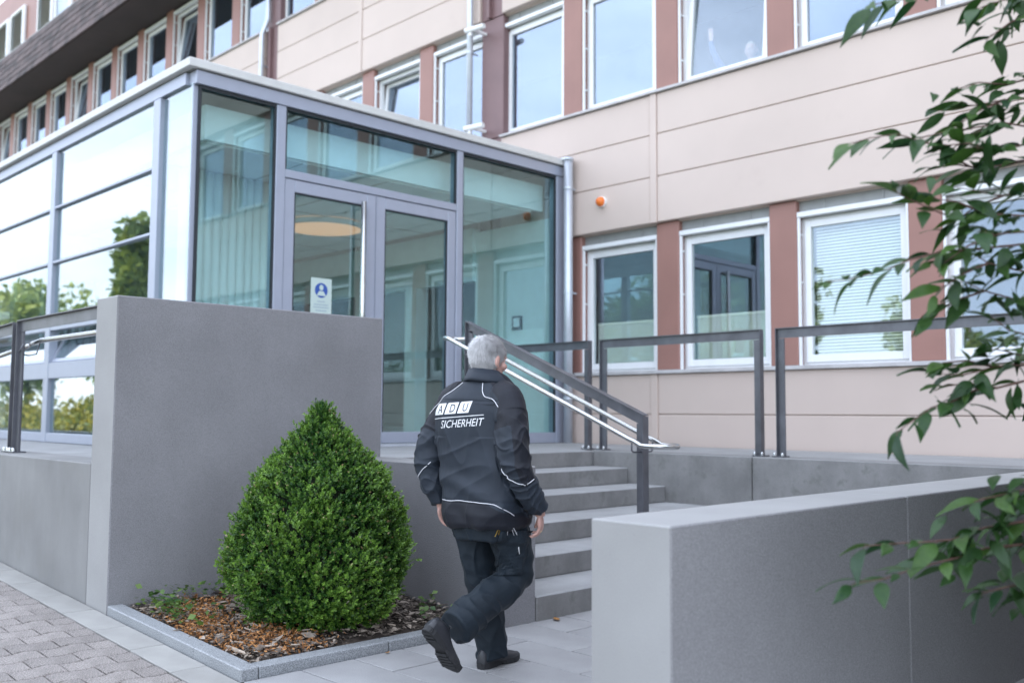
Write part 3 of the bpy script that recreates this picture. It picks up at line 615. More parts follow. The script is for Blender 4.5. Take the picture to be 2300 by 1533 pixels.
# an open, twiggy hollow low on the left of the front
hol = (np.cos(th - 4.05) > .90) & (z < .20); rad = np.where(hol, rad - .12, rad)
P = np.stack([BC[0] + rad * np.cos(th), BC[1] + rad * np.sin(th), Z0 + z + rng.normal(0, .01, n)], 1)
slope = np.interp(z, [0, .3, .5, 1.0, 1.4], [-.5, .1, .45, .75, .9])
Nn = unit(np.stack([np.cos(th), np.sin(th), slope], 1)); D = unit(Nn + np.array([0, 0, .55]) + rng.normal(0, .38, (n, 3)))
m_ = 13; LV = []; TN = []; MI = []
for j in range(m_):
    t = (j + .5) / m_; a = j * 2.4 + rng.random(n) * .6
    e1 = unit(np.cross(D, np.array([.3, .5, .8]))); e2 = np.cross(D, e1)
    side = e1 * np.cos(a)[:, None] + e2 * np.sin(a)[:, None]
    ld = unit(D * (.55 + .5 * t) + side * (1.05 - .55 * t) + rng.normal(0, .12, (n, 3))); ln = unit(D - ld * np.sum(D * ld, 1, keepdims=True) + rng.normal(0, .25, (n, 3)))
    base = P + D * (t * .052)[..., None] if np.ndim(t) else P + D * (t * .052)
    L = .0215 * (1.15 - .45 * t) * rng.uniform(.75, 1.25, n); LV.append(leafquads(base, ld, ln, L, L * .56))
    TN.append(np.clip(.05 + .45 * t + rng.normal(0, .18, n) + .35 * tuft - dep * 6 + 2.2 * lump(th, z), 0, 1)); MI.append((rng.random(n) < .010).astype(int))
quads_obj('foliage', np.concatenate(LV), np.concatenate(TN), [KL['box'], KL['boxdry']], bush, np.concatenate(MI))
core = MB(); rows, cols = 22, 36
vs = [(BC[0] + max(.004, (brad(zz) - .085)) * (1 + .8 * lump(a, zz)) * math.cos(a), BC[1] + max(.004, (brad(zz) - .085)) * (1 + .8 * lump(a, zz)) * math.sin(a), Z0 + zz) for zz in np.linspace(.06, 1.30, rows) for a in np.linspace(0, 2 * math.pi, cols, endpoint=False)]
core.add(vs, [(i * cols + k, i * cols + (k + 1) % cols, (i + 1) * cols + (k + 1) % cols, (i + 1) * cols + k) for i in range(rows - 1) for k in range(cols)])
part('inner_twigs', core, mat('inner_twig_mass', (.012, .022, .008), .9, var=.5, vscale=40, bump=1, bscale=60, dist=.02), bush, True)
stems = MB()
for i in range(46):
    a = rng.random() * 6.28; r0 = rng.random() * .12; r1 = .25 + .3 * rng.random(); h = .03 + .20 * rng.random()
    p0 = np.array([BC[0] + r0 * math.cos(a), BC[1] + r0 * math.sin(a), Z0 - .02]); p1 = np.array([BC[0] + r1 * math.cos(a + .3), BC[1] + r1 * math.sin(a + .3), Z0 + h])
    stems.tube([p0, (p0 + p1) / 2 + rng.normal(0, .03, 3), p1], [.008, .005, .003], 5)
part('stem', stems, mat('grey_twig', (.22, .19, .16), .85, var=.2, vscale=30), bush, True)
# ------------------------------------------------------------------ mulch, dry needles, ground cover
def bed_points(n):
    x = rng.uniform(-6.16, -4.60, n); y = rng.uniform(2.615, 4.24, n); return x, y
def zbed(x, y): return np.array([bedz(a, b) for a, b in zip(x, y)])
n = 5200; x, y = bed_points(n); P = np.stack([x, y, zbed(x, y) + rng.uniform(.004, .028, n)], 1)
a = rng.random(n) * 6.28; D = unit(np.stack([np.cos(a), np.sin(a), rng.normal(0, .22, n)], 1)); Nn = unit(np.stack([rng.normal(0, .35, n), rng.normal(0, .35, n), np.ones(n)], 1))
L = rng.gamma(3, .011, n) + .008
mul = quads_obj('bark_mulch', leafquads(P, D, Nn, L, L * rng.uniform(.18, .6, n)), np.clip(rng.beta(1.1, 1.7, n), 0, 1), KL['chip']); tag(mul, 'brown and grey bark mulch covering the planting bed', 'mulch', kind='stuff')
# a few larger pale splinters as solid slivers
sp = MB()
for i in range(150):
    xx, yy = rng.uniform(-6.1, -4.65), rng.uniform(2.66, 3.6); a = rng.random() * 6.28; l = rng.uniform(.03, .075); zz = bedz(xx, yy) + .022
    sp.tube([(xx, yy, zz), (xx + l * math.cos(a), yy + l * math.sin(a), zz + rng.normal(0, .006))], [.006, .004], 5)
sp.tube([(-4.93, 2.66, .075), (-4.80, 2.655, .070), (-4.66, 2.665, .066)], [.007, .012, .007], 7)
tag(part('wood_splinters', sp, mat('pale_wood', (.42, .34, .27), .8, var=.3, vscale=30)), 'pale wood splinters scattered over the mulch', 'splinters', kind='stuff')
n = 3600; cxs = np.array([(-4.95, 2.78), (-5.0, 2.95), (-5.7, 2.85), (-5.9, 3.0), (-5.45, 2.8), (-5.95, 3.6), (-4.75, 2.95), (-5.3, 2.72)]); c_ = cxs[rng.integers(0, len(cxs), n)] + rng.normal(0, .11, (n, 2))
c_[:, 0] = np.clip(c_[:, 0], -6.15, -4.61); c_[:, 1] = np.clip(c_[:, 1], 2.62, 4.23)
P = np.stack([c_[:, 0], c_[:, 1], zbed(c_[:, 0], c_[:, 1]) + rng.uniform(.01, .045, n)], 1); D = unit(rng.normal(0, 1, (n, 3)) * np.array([1, 1, .6])); Nn = unit(rng.normal(0, 1, (n, 3)))
L = rng.uniform(.012, .034, n); dr = quads_obj('dry_clippings', leafquads(P, D, Nn, L, L * .35), rng.random(n), KL['dry']); tag(dr, 'orange brown dry clippings lying on the mulch', 'clippings', kind='stuff')
GC = [(-6.08 + .05 * (i % 3), 2.72 + .10 * i) for i in range(7)] + [(-5.95 + .07 * i, 2.72 + .04 * math.sin(i * 1.7)) for i in range(7)] + [(-6.0, 3.2), (-6.08, 3.5), (-5.25, 2.70), (-5.62, 2.72), (-4.72, 3.9), (-4.68, 4.1), (-4.9, 4.05), (-5.5, 2.95)]
V = []; TN = []
for gx, gy in GC:
    k = rng.integers(9, 22); h = rng.uniform(.03, .13, k); aa = rng.random(k) * 6.28; rr = rng.uniform(.01, .055, k)
    P = np.stack([gx + rr * np.cos(aa), gy + rr * np.sin(aa), bedz(gx, gy) + h], 1); D = unit(np.stack([np.cos(aa), np.sin(aa), rng.normal(.1, .4, k)], 1)); Nn = unit(np.stack([rng.normal(0, .4, k), rng.normal(0, .4, k), np.ones(k)], 1))
    L = rng.uniform(.025, .055, k); V.append(leafquads(P, D, Nn, L, L * .75)); TN.append(rng.random(k))
gco = quads_obj('ground_cover', np.concatenate(V), np.concatenate(TN), KL['weed']); tag(gco, 'small green weeds growing along the foot of the tall wall', 'ground cover', kind='stuff')
# dead leaves by the steps
def curl_leaf(label, x, y, z, rz, s=.05):
    mb = MB(); k = 7; vs = []
    for i in range(k):
        t = i / (k - 1); wd = .42 * math.sin(math.pi * min(1, t * 1.02)) + .02
        for q in (-1, 0, 1): vs.append((q * wd * s, (t - .5) * s * 1.9, (.25 * q * q * wd + .5 * (t - .5) ** 2) * s + .004))
    fs = [(i * 3 + q, i * 3 + q + 1, i * 3 + q + 4, i * 3 + q + 3) for i in range(k - 1) for q in (0, 1)]
    o = part('dead_leaf', mb.add(vs, fs), mat('dead_leaf', (.34, .17, .06), .7, var=.3, vscale=60), smooth=True); o.location = (x, y, z); o.rotation_euler = (0, 0, rz); tag(o, label, 'leaf'); return o
curl_leaf('curled brown leaf at the foot of the lowest step', -4.40, 4.72, .002, 1.0, .05); curl_leaf('tiny brown leaf on the slabs beside the kerb', -4.44, 3.38, .002, .3, .022)
# ------------------------------------------------------------------ cherry tree leaning in from the right
BR = [
[(-1.304,2.669,2.139),(-1.283,2.729,2.162),(-1.235,2.815,2.183),(-1.218,2.874,2.179),(-1.187,2.946,2.168),(-1.156,3.021,2.138),(-1.129,3.091,2.116),(-1.108,3.152,2.116),(-1.029,3.269,2.149),(-0.920,3.422,2.130)],
[(-1.185,2.991,2.281),(-1.114,3.098,2.308),(-1.054,3.191,2.334),(-1.020,3.261,2.347),(-0.911,3.412,2.315)],
[(-1.204,2.911,2.184),(-1.176,2.980,2.208),(-1.120,3.077,2.232),(-1.055,3.185,2.259),(-1.023,3.260,2.258),(-0.915,3.416,2.244)],
[(-1.207,2.713,1.993),(-1.195,2.768,1.977),(-1.171,2.835,1.960),(-1.146,2.904,1.943),(-1.120,2.973,1.930),(-1.074,3.058,1.954),(-1.004,3.171,1.955),(-0.897,3.319,1.981)],
[(-1.326,2.548,1.720),(-1.298,2.626,1.733),(-1.240,2.735,1.766),(-1.203,2.819,1.802),(-1.149,2.922,1.832),(-1.078,3.045,1.848),(-1.005,3.168,1.867),(-0.901,3.324,1.885)],
[(-1.135,2.955,1.757),(-1.086,3.057,1.720),(-1.030,3.165,1.698),(-0.911,3.336,1.679)],
[(-1.275,2.727,2.560),(-1.260,2.833,2.607),(-1.225,2.960,2.645),(-1.110,3.165,2.725)],
[(-1.069,3.087,2.502),(-1.054,3.135,2.535),(-1.030,3.191,2.577),(-1.008,3.246,2.607),(-0.894,3.392,2.670)],
[(-1.083,3.062,2.598),(-1.050,3.140,2.633),(-1.002,3.233,2.676),(-0.890,3.387,2.755)],
[(-1.254,2.810,1.294),(-1.223,2.879,1.337),(-1.204,2.936,1.367),(-1.172,3.008,1.386),(-1.134,3.084,1.421),(-1.096,3.163,1.429),(-1.046,3.253,1.452),(-0.936,3.401,1.503)],
[(-1.195,2.996,1.469),(-1.162,3.083,1.469),(-1.109,3.189,1.496),(-1.057,3.295,1.504),(-0.950,3.456,1.534)],
[(-1.112,3.144,1.554),(-1.075,3.231,1.542),(-1.057,3.298,1.531),(-0.950,3.456,1.520)],
[(-1.060,3.044,1.637),(-1.046,3.135,1.604),(-1.031,3.222,1.596),(-0.932,3.397,1.573)],
[(-1.319,2.646,0.867),(-1.264,2.742,0.878),(-1.226,2.820,0.899),(-1.171,2.915,0.920),(-1.140,2.986,0.930),(-1.108,3.058,0.950),(-1.035,3.173,0.959),(-0.929,3.318,0.998)],
[(-1.311,2.715,0.967),(-1.268,2.795,0.971),(-1.216,2.884,0.973),(-1.167,2.969,0.977),(-1.108,3.062,1.010),(-1.033,3.173,1.027),(-0.927,3.315,1.052)],
[(-1.085,2.933,1.097),(-1.053,3.018,1.111),(-1.039,3.086,1.116),(-1.024,3.154,1.122),(-0.923,3.310,1.133)],
[(-1.099,3.019,0.826),(-1.065,3.101,0.836),(-1.039,3.175,0.841),(-0.936,3.325,0.863)],
[(-1.115,2.947,2.024),(-1.083,3.034,2.020),(-1.050,3.123,2.016),(-1.014,3.211,2.038),(-0.908,3.370,2.062)],
[(-1.086,2.925,1.830),(-1.056,3.014,1.797),(-1.033,3.092,1.790),(-1.009,3.171,1.783),(-0.907,3.330,1.775)],
[(-1.139,3.032,2.350),(-1.103,3.118,2.384),(-1.058,3.218,2.390),(-1.030,3.297,2.418),(-0.923,3.463,2.403)],
[(-1.038,2.899,1.873),(-1.026,3.006,1.879),(-0.993,3.133,1.899),(-0.899,3.322,1.927)],
[(-1.072,2.979,2.144),(-1.049,3.096,2.156),(-1.014,3.225,2.189),(-0.917,3.418,2.201)],
]
for a_, b_ in ((1, 2), (2, 3), (3, 5), (4, 5), (5, 1), (17, 2), (18, 1), (21, 1), (0, 7), (9, 5), (10, 2), (20, 1)):
    p0 = Vector(BR[a_][b_]); e = Vector((-.10, -.14, random.uniform(-.10, .05))); BR.append([tuple(p0 + e), tuple(p0 + e * .55 + Vector((0, 0, .012))), tuple(p0)])
ct = thing('cherry_tree', 'cherry tree with drooping leafy branches at the right edge', 'tree', (-.42, 4.15, 0))
def cherry_leaf(bend, fold, wide):
    k = 9; vs = []; 
    for i in range(k):
        t = i / (k - 1); wd = wide * (math.sin(math.pi * t ** .82) ** .85) * (1 - .55 * t ** 5) + (.004 if 0 < i < k - 1 else 0)
        if i == k - 1: wd = .0
        ser = .012 * (1 if i % 2 else -1)
        yb = t; zb = -bend * t * t
        for q in (-1, -.5, 0, .5, 1): vs.append((q * wd * (1 + (ser if abs(q) == 1 else 0)), yb, zb + fold * abs(q) * wd - .10 * fold * (abs(q) == 1)))
    fs = [(i * 5 + q, i * 5 + q + 1, i * 5 + q + 6, i * 5 + q + 5) for i in range(k - 1) for q in range(4)]
    mb = MB().add(vs, fs); st_ = MB()
    mb.tube([(0, -.16, .02), (0, -.05, .01), (0, .02, 0)], .008, 4, mi=1)
    return mb.mesh('leaf', [KL['cherry'], K['twig']], True, fix=False)
clm = [cherry_leaf(b_, f_, w_) for b_, f_, w_ in ((.18, .5, .165), (.34, .35, .18), (.10, .7, .15), (.42, .4, .175), (.25, .15, .19))]
nleaf = 0
for bi, pts in enumerate(BR):
    P = [Vector(p) for p in pts]; rad = list(np.linspace(.0013, .0042, len(P)))
    b_ = part('branch', MB().tube(P, rad, 6), K['twig'], ct, True)
    # walk along the branch from the tip, a leaf every few centimetres, alternately to either side
    segs = [(P[i + 1] - P[i]).length for i in range(len(P) - 1)]; tot = sum(segs); s_ = 0; sidx = 0
    while s_ < tot - (.17 if bi < 22 else .01) and nleaf < 298:
        q = s_; i = 0
        while i < len(segs) - 1 and q > segs[i]: q -= segs[i]; i += 1
        p = P[i].lerp(P[i + 1], q / segs[i]); tang = (P[i] - P[i + 1]).normalized()
        side = tang.cross(Vector((0, 0, 1))).normalized() * (1 if sidx % 2 else -1)
        d = tang * (1.0 if s_ < .03 else .65) + side * random.uniform(.2, .8) + Vector((random.gauss(0, .2), random.gauss(0, .2), random.uniform(-.36, .25)))
        d.normalize(); up = (Vector((random.gauss(0, .55), random.gauss(0, .55), 1))); xax = d.cross(up).normalized(); zax = xax.cross(d)
        L = random.choice((.07, .085, .10, .115, .125)) * random.uniform(.9, 1.1)
        o = link('leaf', clm[random.randrange(5)], b_); o.matrix_local = Matrix(((xax.x, d.x, zax.x, p.x + d.x * L * .13), (xax.y, d.y, zax.y, p.y + d.y * L * .13), (xax.z, d.z, zax.z, p.z + d.z * L * .13), (0, 0, 0, 1))) @ Matrix.Diagonal((L * random.uniform(.9, 1.15), L, L, 1))
        nleaf += 1; sidx += 1; s_ += random.uniform(.030, .048)
# the countless further leaves towards the trunk, kept as one mass
ex = MB()
for bi, pts in enumerate(BR[:22]):
    P = [Vector(p) for p in pts]
    for _ in range(26 if bi in (13, 14, 15, 16) else 12):
        i = min(len(P) - 2, int((1 - random.random() ** 1.6) * (len(P) - 1))); p = P[i].lerp(P[i + 1], random.random()) + Vector((random.gauss(0, .025), random.gauss(0, .025), random.gauss(0, .035)))
        d = ((P[i] - P[i + 1]).normalized() * .5 + Vector((random.gauss(0, .6), random.gauss(0, .6), random.uniform(-.6, .2)))).normalized(); up = Vector((random.gauss(0, .5), random.gauss(0, .5), 1)); xa_ = d.cross(up).normalized(); za_ = xa_.cross(d); L = random.uniform(.065, .12); src = clm[random.randrange(5)]
        if P[i].x < (-1.24 if bi in (13, 14) else -1.20): continue
        ex.add([p + (xa_ * v.co.x + d * v.co.y + za_ * v.co.z) * L for v in src.vertices], [tuple(q.vertices) for q in src.polygons])
tag(part('foliage', ex, leafmat('cherry_mass_leaf', (.010, .045, .014), (.045, .105, .018), .46, .28, 1), ct, True, False), kind='stuff')
tr_ = MB().tube([(-.42, 4.15, -.1), (-.45, 4.1, .6), (-.40, 4.12, 1.3), (-.5, 4.0, 2.0), (-.45, 4.05, 2.9)], [.11, .09, .08, .065, .04], 12)
part('trunk', tr_, K['bark'], ct, True); lim = MB()
for pts in BR[:22]:
    e = Vector(pts[-1]); a = Vector((-.45, 4.07, max(.5, e.z - .30))); lim.tube([a, a.lerp(e, .5) + Vector((.02, 0, .03)), e], [.022, .013, .006], 7)
part('limb', lim, K['bark'], ct, True)
# unseen rest of the crown, added off to the right to shade the wall
n = 16000; C3 = np.array([-.1, 5.0, 1.35]); dirs = unit(rng.normal(0, 1, (n, 3))); P = C3 + dirs * (rng.random(n) ** .45)[:, None] * np.array([1.35, 2.1, 1.7])
ok = ((P - np.array([0, 0, 1.342])) @ np.array([.69923, .71487, .00598])) / np.maximum(.1, (P - np.array([0, 0, 1.342])) @ np.array([-.71323, .69701, .07399])) > .538
P = P[ok]; n = len(P); D = unit(rng.normal(0, 1, (n, 3)) + np.array([0, 0, -.6])); Nn = unit(rng.normal(0, .6, (n, 3)) + np.array([0, 0, 1])); L = rng.uniform(.10, .15, n)
tag(quads_obj('crown', leafquads(P, D, Nn, L, L * .45), rng.random(n), leafmat('crown_leaf', (.022, .070, .026), (.055, .125, .030), .4, .3, 0), ct), kind='stuff')
# ------------------------------------------------------------------ trees across the street, seen in the glass
def tree(label, x, y, h, rx, n=4200, base=.25, name='leafy_tree', tone=0.0, lobes=16):
    t = thing(name, label, 'tree', (x, y, 0), 'trees across the lawn')
    part('trunk', MB().tube([(x, y, -.1), (x + .1, y, h * .45), (x, y + .1, h * .85)], [h * .022, h * .016, .03], 8), K['bark'], t, True)
    lob = unit(rng.normal(0, 1, (lobes, 3))) * rng.uniform(.25, .75, (lobes, 1)); lr = rng.uniform(.22, .42, lobes)
    li = rng.integers(0, lobes, n); P = lob[li] + unit(rng.normal(0, 1, (n, 3))) * (rng.random(n) ** .4 * lr[li])[:, None]
    P = P * np.array([rx, rx, h * (1 - base) / 2]) + np.array([x, y, h * (base + (1 - base) / 2)])
    D = unit(rng.normal(0, 1, (n, 3))); Nn = unit(rng.normal(0, 1, (n, 3)) + np.array([0, 0, 1])); L = rng.uniform(.28, .55, n) * h / 10
    quads_obj('crown', leafquads(P, D, Nn, L, L * .7), np.clip(rng.normal(.5 + tone, .25, n), 0, 1), KL['tree'], t)
tree('tall slim tree mirrored in the side glazing', -46.5, -11, 12.2, 1.15, 4200, .12)
tree('broad yellowish tree mirrored at the far left of the glazing', -60, -10.5, 9.6, 6.0, 6500, .1, tone=.15)
tree('broad tree mirrored beside the left railing post', -52, -14, 7.0, 3.6, 3600, .1, tone=.1)
for i, (x, y, h, rx) in enumerate(((-26, -15, 8.5, 3.6), (-20.5, -13, 9.5, 3.2), (-13.5, -16, 8.0, 3.4), (-9, -14, 6.0, 3.0), (-33, -17, 10, 4), (-4, -18, 8, 3.5))):
    tree(('round tree mirrored in the ground floor windows', 'tall tree mirrored in the ground floor blinds window', 'wide tree mirrored in the right ground floor window', 'low tree mirrored behind the cherry leaves', 'dark tree mirrored in the second ground floor window', 'tree mirrored at the right edge window')[i], x, y, h, rx, 3800, .15)
n = 9000; hx = rng.uniform(-75, -16, n); hy = rng.normal(-9.3, .5, n); hz = rng.random(n) ** .7 * (1.5 + .5 * np.sin(hx * .9) + .3 * np.sin(hx * 2.3))
hg = quads_obj('hedge', leafquads(np.stack([hx, hy, hz], 1), unit(rng.normal(0, 1, (n, 3))), unit(rng.normal(0, 1, (n, 3)) + np.array([0, .6, .6])), rng.uniform(.2, .4, n), rng.uniform(.15, .3, n)), rng.random(n), KL['hedge']); tag(hg, 'yellow green wild hedge mirrored in the low side panes', 'hedge')
# ================================================================== PERSON
def ell_loft(mb, rings, n=28, e=2.3, cap=True, twist=None):
    """rings: (cx, cy, z, a, b) horizontal super-ellipses, bottom to top"""
    vs = []
    for cx, cy, z_, a, b in rings:
        for k in range(n):
            t = 2 * math.pi * k / n; c_, s_ = math.cos(t), math.sin(t)
            px_, py_ = a * math.copysign(abs(c_) ** (2 / e), c_), b * math.copysign(abs(s_) ** (2 / e), s_); tw = twist(z_) if twist else 0
            vs.append((cx + px_ * math.cos(tw) - py_ * math.sin(tw), cy + px_ * math.sin(tw) + py_ * math.cos(tw), z_))
    fs = [(i * n + k, i * n + (k + 1) % n, (i + 1) * n + (k + 1) % n, (i + 1) * n + k) for i in range(len(rings) - 1) for k in range(n)]
    if cap: fs += [tuple(range(n))[::-1], tuple(range((len(rings) - 1) * n, len(rings) * n))]
    return mb.add(vs, fs)
def ellipsoid(mb, c, r, rot=None, n=16, m_=10):
    vs = []; M3 = rot or Matrix.Identity(3)
    for i in range(m_ + 1):
        a = math.pi * i / m_
        for k in range(n): t = 2 * math.pi * k / n; vs.append(Vector(c) + M3 @ Vector((r[0] * math.sin(a) * math.cos(t), r[1] * math.sin(a) * math.sin(t), -r[2] * math.cos(a))))
    fs = [(i * n + k, i * n + (k + 1) % n, (i + 1) * n + (k + 1) % n, (i + 1) * n + k) for i in range(m_) for k in range(n)]
    return mb.add(vs, fs)
def spline(pts, k=5):
    """Catmull-Rom through rows of any width"""
    A = np.array(pts, float); A = np.vstack([2 * A[0] - A[1], A, 2 * A[-1] - A[-2]]); out_ = []
    for i in range(1, len(A) - 2):
        for t in np.linspace(0, 1, k, endpoint=False):
            p0, p1, p2, p3 = A[i - 1:i + 3]; out_.append(.5 * ((2 * p1) + (-p0 + p2) * t + (2 * p0 - 5 * p1 + 4 * p2 - p3) * t * t + (-p0 + 3 * p1 - 3 * p2 + p3) * t ** 3))
    out_.append(A[-2]); return np.array(out_)
def limb_tube(mb, pts, n=16, k=5):
    S = spline(pts, k); return mb.tube([tuple(p[:3]) for p in S], [max(.002, p[3]) for p in S], n)
def remesh(mb, voxel, smooth=4, name='tmp'):
    me = mb.mesh(name, []); o = bpy.data.objects.new(name, me); COL.objects.link(o)
    md = o.modifiers.new('r', 'REMESH'); md.mode = 'VOXEL'; md.voxel_size = voxel; md.use_smooth_shade = True
    dg = bpy.context.evaluated_depsgraph_get(); dg.update()
    m2 = bpy.data.meshes.new_from_object(o.evaluated_get(dg)); bpy.data.objects.remove(o)
    bm = bmesh.new(); bm.from_mesh(m2)
    for _ in range(smooth): bmesh.ops.smooth_vert(bm, verts=bm.verts, factor=.5, use_axis_x=True, use_axis_y=True, use_axis_z=True)
    bm.to_mesh(m2); bm.free(); m2.polygons.foreach_set('use_smooth', [True] * len(m2.polygons)); return m2
def displace(me, fn):
    nv = len(me.vertices); co = np.empty(nv * 3); me.vertices.foreach_get('co', co); no = np.empty(nv * 3); me.vertices.foreach_get('normal', no)
    co = co.reshape(-1, 3); no = no.reshape(-1, 3); d = np.array([fn(Vector(c_)) for c_ in co]); co = co + no * d[:, None]
    me.vertices.foreach_set('co', co.reshape(-1)); me.update()
def bvh_of(me): return BVHTree.FromPolygons([v.co for v in me.vertices], [tuple(p.vertices) for p in me.polygons])
def ridge(p, s): return 1 - 2 * abs(noise.noise(p * s))
def cloth(name, col, rough=.62, sheen=.03):
    M_ = mat(name, col, rough, spec=.35, var=.10, vscale=7, speck=.06, sscale=700, bump=.25, bscale=900, dist=.0006); b = M_.node_tree.nodes['Principled BSDF']
    b.inputs['Sheen Weight'].default_value = sheen; b.inputs['Sheen Roughness'].default_value = .4; return M_
SHR = lambda v: max(0.0, v) ** 3
KP = dict(skin=mat('skin', (.52, .30, .25), .5, var=.12, vscale=25, bump=.2, bscale=300, dist=.0008), jacket=cloth('charcoal_fabric', (.020, .027, .039)), black=cloth('black_fabric', (.009, .0105, .017)), trouser=cloth('dark_green_blue_twill', (.0095, .0165, .0245), .7, .02),
          pipe=mat('reflective_piping', (.72, .72, .76), .4), shoe=mat('black_leather', (.026, .027, .032), .42, var=.2, vscale=12, bump=.25, bscale=120), sole=mat('rubber_sole', (.022, .022, .024), .7, var=.2, vscale=20), hair=mat('grey_hair', (.50, .49, .49), .55, var=.16, vscale=40),
          printw=mat('white_print', (.80, .80, .82), .5), brass=mat('brass_key', (.62, .42, .12), .3, metal=.9), keym=mat('steel_key', (.6, .6, .62), .25, metal=.95), gold=mat('gold_ring', (.9, .7, .35), .35, metal=.3), lace=mat('lace', (.06, .06, .065), .7), pen=mat('pen_metal', (.75, .76, .78), .25, metal=.6))
PO = Vector((-3.742, 3.431, 0)); PHI = R(4.6)
HC = Vector((0, .052, 1.626)); HR = Matrix.Rotation(R(-4), 3, 'Z') @ Matrix.Rotation(R(-7), 3, 'X')
def hp_(x, y, z_): return HC + HR @ Vector((x, y, z_))
# ---- body: head, neck, trunk, arms, hands and legs in one skin
b = MB(); hd_ = MB()
ell_loft(hd_, [(0, .052, -.118, .020, .020), (0, .046, -.110, .038, .038), (0, .034, -.092, .052, .058), (0, .018, -.066, .062, .078), (0, .006, -.036, .069, .091), (0, 0, 0, .074, .097), (0, -.004, .036, .074, .096), (0, -.008, .068, .066, .085), (0, -.010, .094, .048, .063), (0, -.010, .110, .026, .036), (0, -.010, .117, .006, .008)], 26, 2.1)
ellipsoid(hd_, (0, .100, -.020), (.014, .020, .026)); ellipsoid(hd_, (0, .094, .022), (.050, .012, .014)); ellipsoid(hd_, (0, .092, -.062), (.024, .012, .012)); ellipsoid(hd_, (0, .082, -.098), (.022, .016, .016))
for s in (-1, 1):
    ellipsoid(hd_, (s * .036, .078, .0), (.016, .012, .010)); ellipsoid(hd_, (s * .050, .062, -.03), (.024, .03, .022))
    ellipsoid(hd_, (s * .080, -.004, -.012), (.011, .021, .033), Matrix.Rotation(R(18 * s), 3, 'Z') @ Matrix.Rotation(R(-12), 3, 'X')); ellipsoid(hd_, (s * .078, .004, -.040), (.009, .011, .012))
hd_.v = [tuple(hp_(*p)) for p in hd_.v]; b.add(hd_.v, hd_.f)
limb_tube(b, [(0, .035, 1.585, .056), (0, .025, 1.53, .058), (0, .02, 1.47, .075)], 18)
ell_loft(b, [(.02, .03, .80, .15, .11), (.02, .025, .95, .155, .105), (0, .02, 1.1, .15, .10), (0, .015, 1.3, .17, .105), (0, .015, 1.42, .15, .08), (0, .02, 1.49, .06, .05)])
ARM_R = [(.185, .005, 1.405, .085), (.245, -.03, 1.27, .080), (.288, -.052, 1.11, .073), (.302, .002, .995, .066), (.306, .088, .89, .055), (.306, .112, .858, .047)]
ARM_L = [(-.185, .0, 1.405, .085), (-.262, -.05, 1.25, .080), (-.298, -.082, 1.09, .073), (-.284, -.072, .985, .065), (-.258, -.046, .895, .054), (-.252, -.040, .868, .046)]
for A in (ARM_R, ARM_L): limb_tube(b, [(p[0], p[1], p[2], p[3] * .55) for p in A], 12)
def hand(mb, wrist, down, inn, fwd, curl):
    """down: hand axis, inn: direction the palm faces, fwd: thumb side"""
    w_ = Vector(wrist); dn, nn, fd = [Vector(v).normalized() for v in (down, inn, fwd)]
    limb_tube(mb, [(*(w_ - dn * .05), .026), (*w_, .025), (*(w_ + dn * .02), .027)], 12)
    mm = Matrix((fd, nn, dn)).transposed(); ellipsoid(mb, w_ + dn * .055, (.041, .016, .050), mm)
    for i, (off, L) in enumerate(((.031, .074), (.010, .082), (-.011, .076), (-.030, .060))):
        p = w_ + dn * (.085 - .006 * abs(i - 1)) + fd * off; a = 0; pts = [(*(p - dn * .03), .0095), (*p, .0098)]
        for q, seg in enumerate((.45, .32, .26)):
            a += curl[i] * (.75, 1.0, .7)[q]; p = p + (dn * math.cos(a) + nn * math.sin(a)) * L * seg; pts.append((*p, .0088 - .0011 * q))
        limb_tube(mb, pts, 8, 3)
    p0 = w_ + dn * .02 + fd * .024 + nn * .006; d1 = (dn * .75 + fd * .55 + nn * .3).normalized(); d2 = (dn * .9 + fd * .15 + nn * .45).normalized()
    limb_tube(mb, [(*p0, .013), (*(p0 + d1 * .03), .0125), (*(p0 + d1 * .045 + d2 * .022), .0105), (*(p0 + d1 * .045 + d2 * .048), .008)], 8, 3)
hand(b, (.306, .120, .845), (-.10, .18, -1), (-.80, -.55, 0), (-.45, .85, .1), (.75, .65, .55, .5))
hand(b, (-.250, -.036, .862), (.12, .30, -1), (.92, .2, 0), (.0, 1, .2), (.5, .5, .5, .5))
LEG_L = [(-.085, .03, .90, .100), (-.092, .065, .70, .098), (-.092, .118, .46, .082), (-.092, .165, .28, .078), (-.092, .198, .15, .079), (-.092, .212, .055, .082)]
LEG_R = [(.105, .035, .90, .108), (.118, .085, .74, .102), (.122, .152, .555, .088), (.112, .100, .475, .086), (.100, -.050, .402, .084), (.090, -.175, .340, .086), (.084, -.262, .298, .089)]
for A in (LEG_L, LEG_R): limb_tube(b, [(p[0], p[1], p[2], p[3] * .6) for p in A], 12)
person = link('person', remesh(b, .0042, 3, 'person')); person.data.materials.append(KP['skin']); person.location = PO; person.rotation_euler = (0, 0, PHI)
tag(person, 'grey haired person in dark work jacket and cargo trousers walking towards the steps', 'person')
def kid(name, me, mats=None, parent=None):
    if mats is not None:
        me.materials.clear()
        for m_ in (mats if isinstance(mats, (list, tuple)) else [mats]): me.materials.append(m_)
    return link(name, me, parent or person)
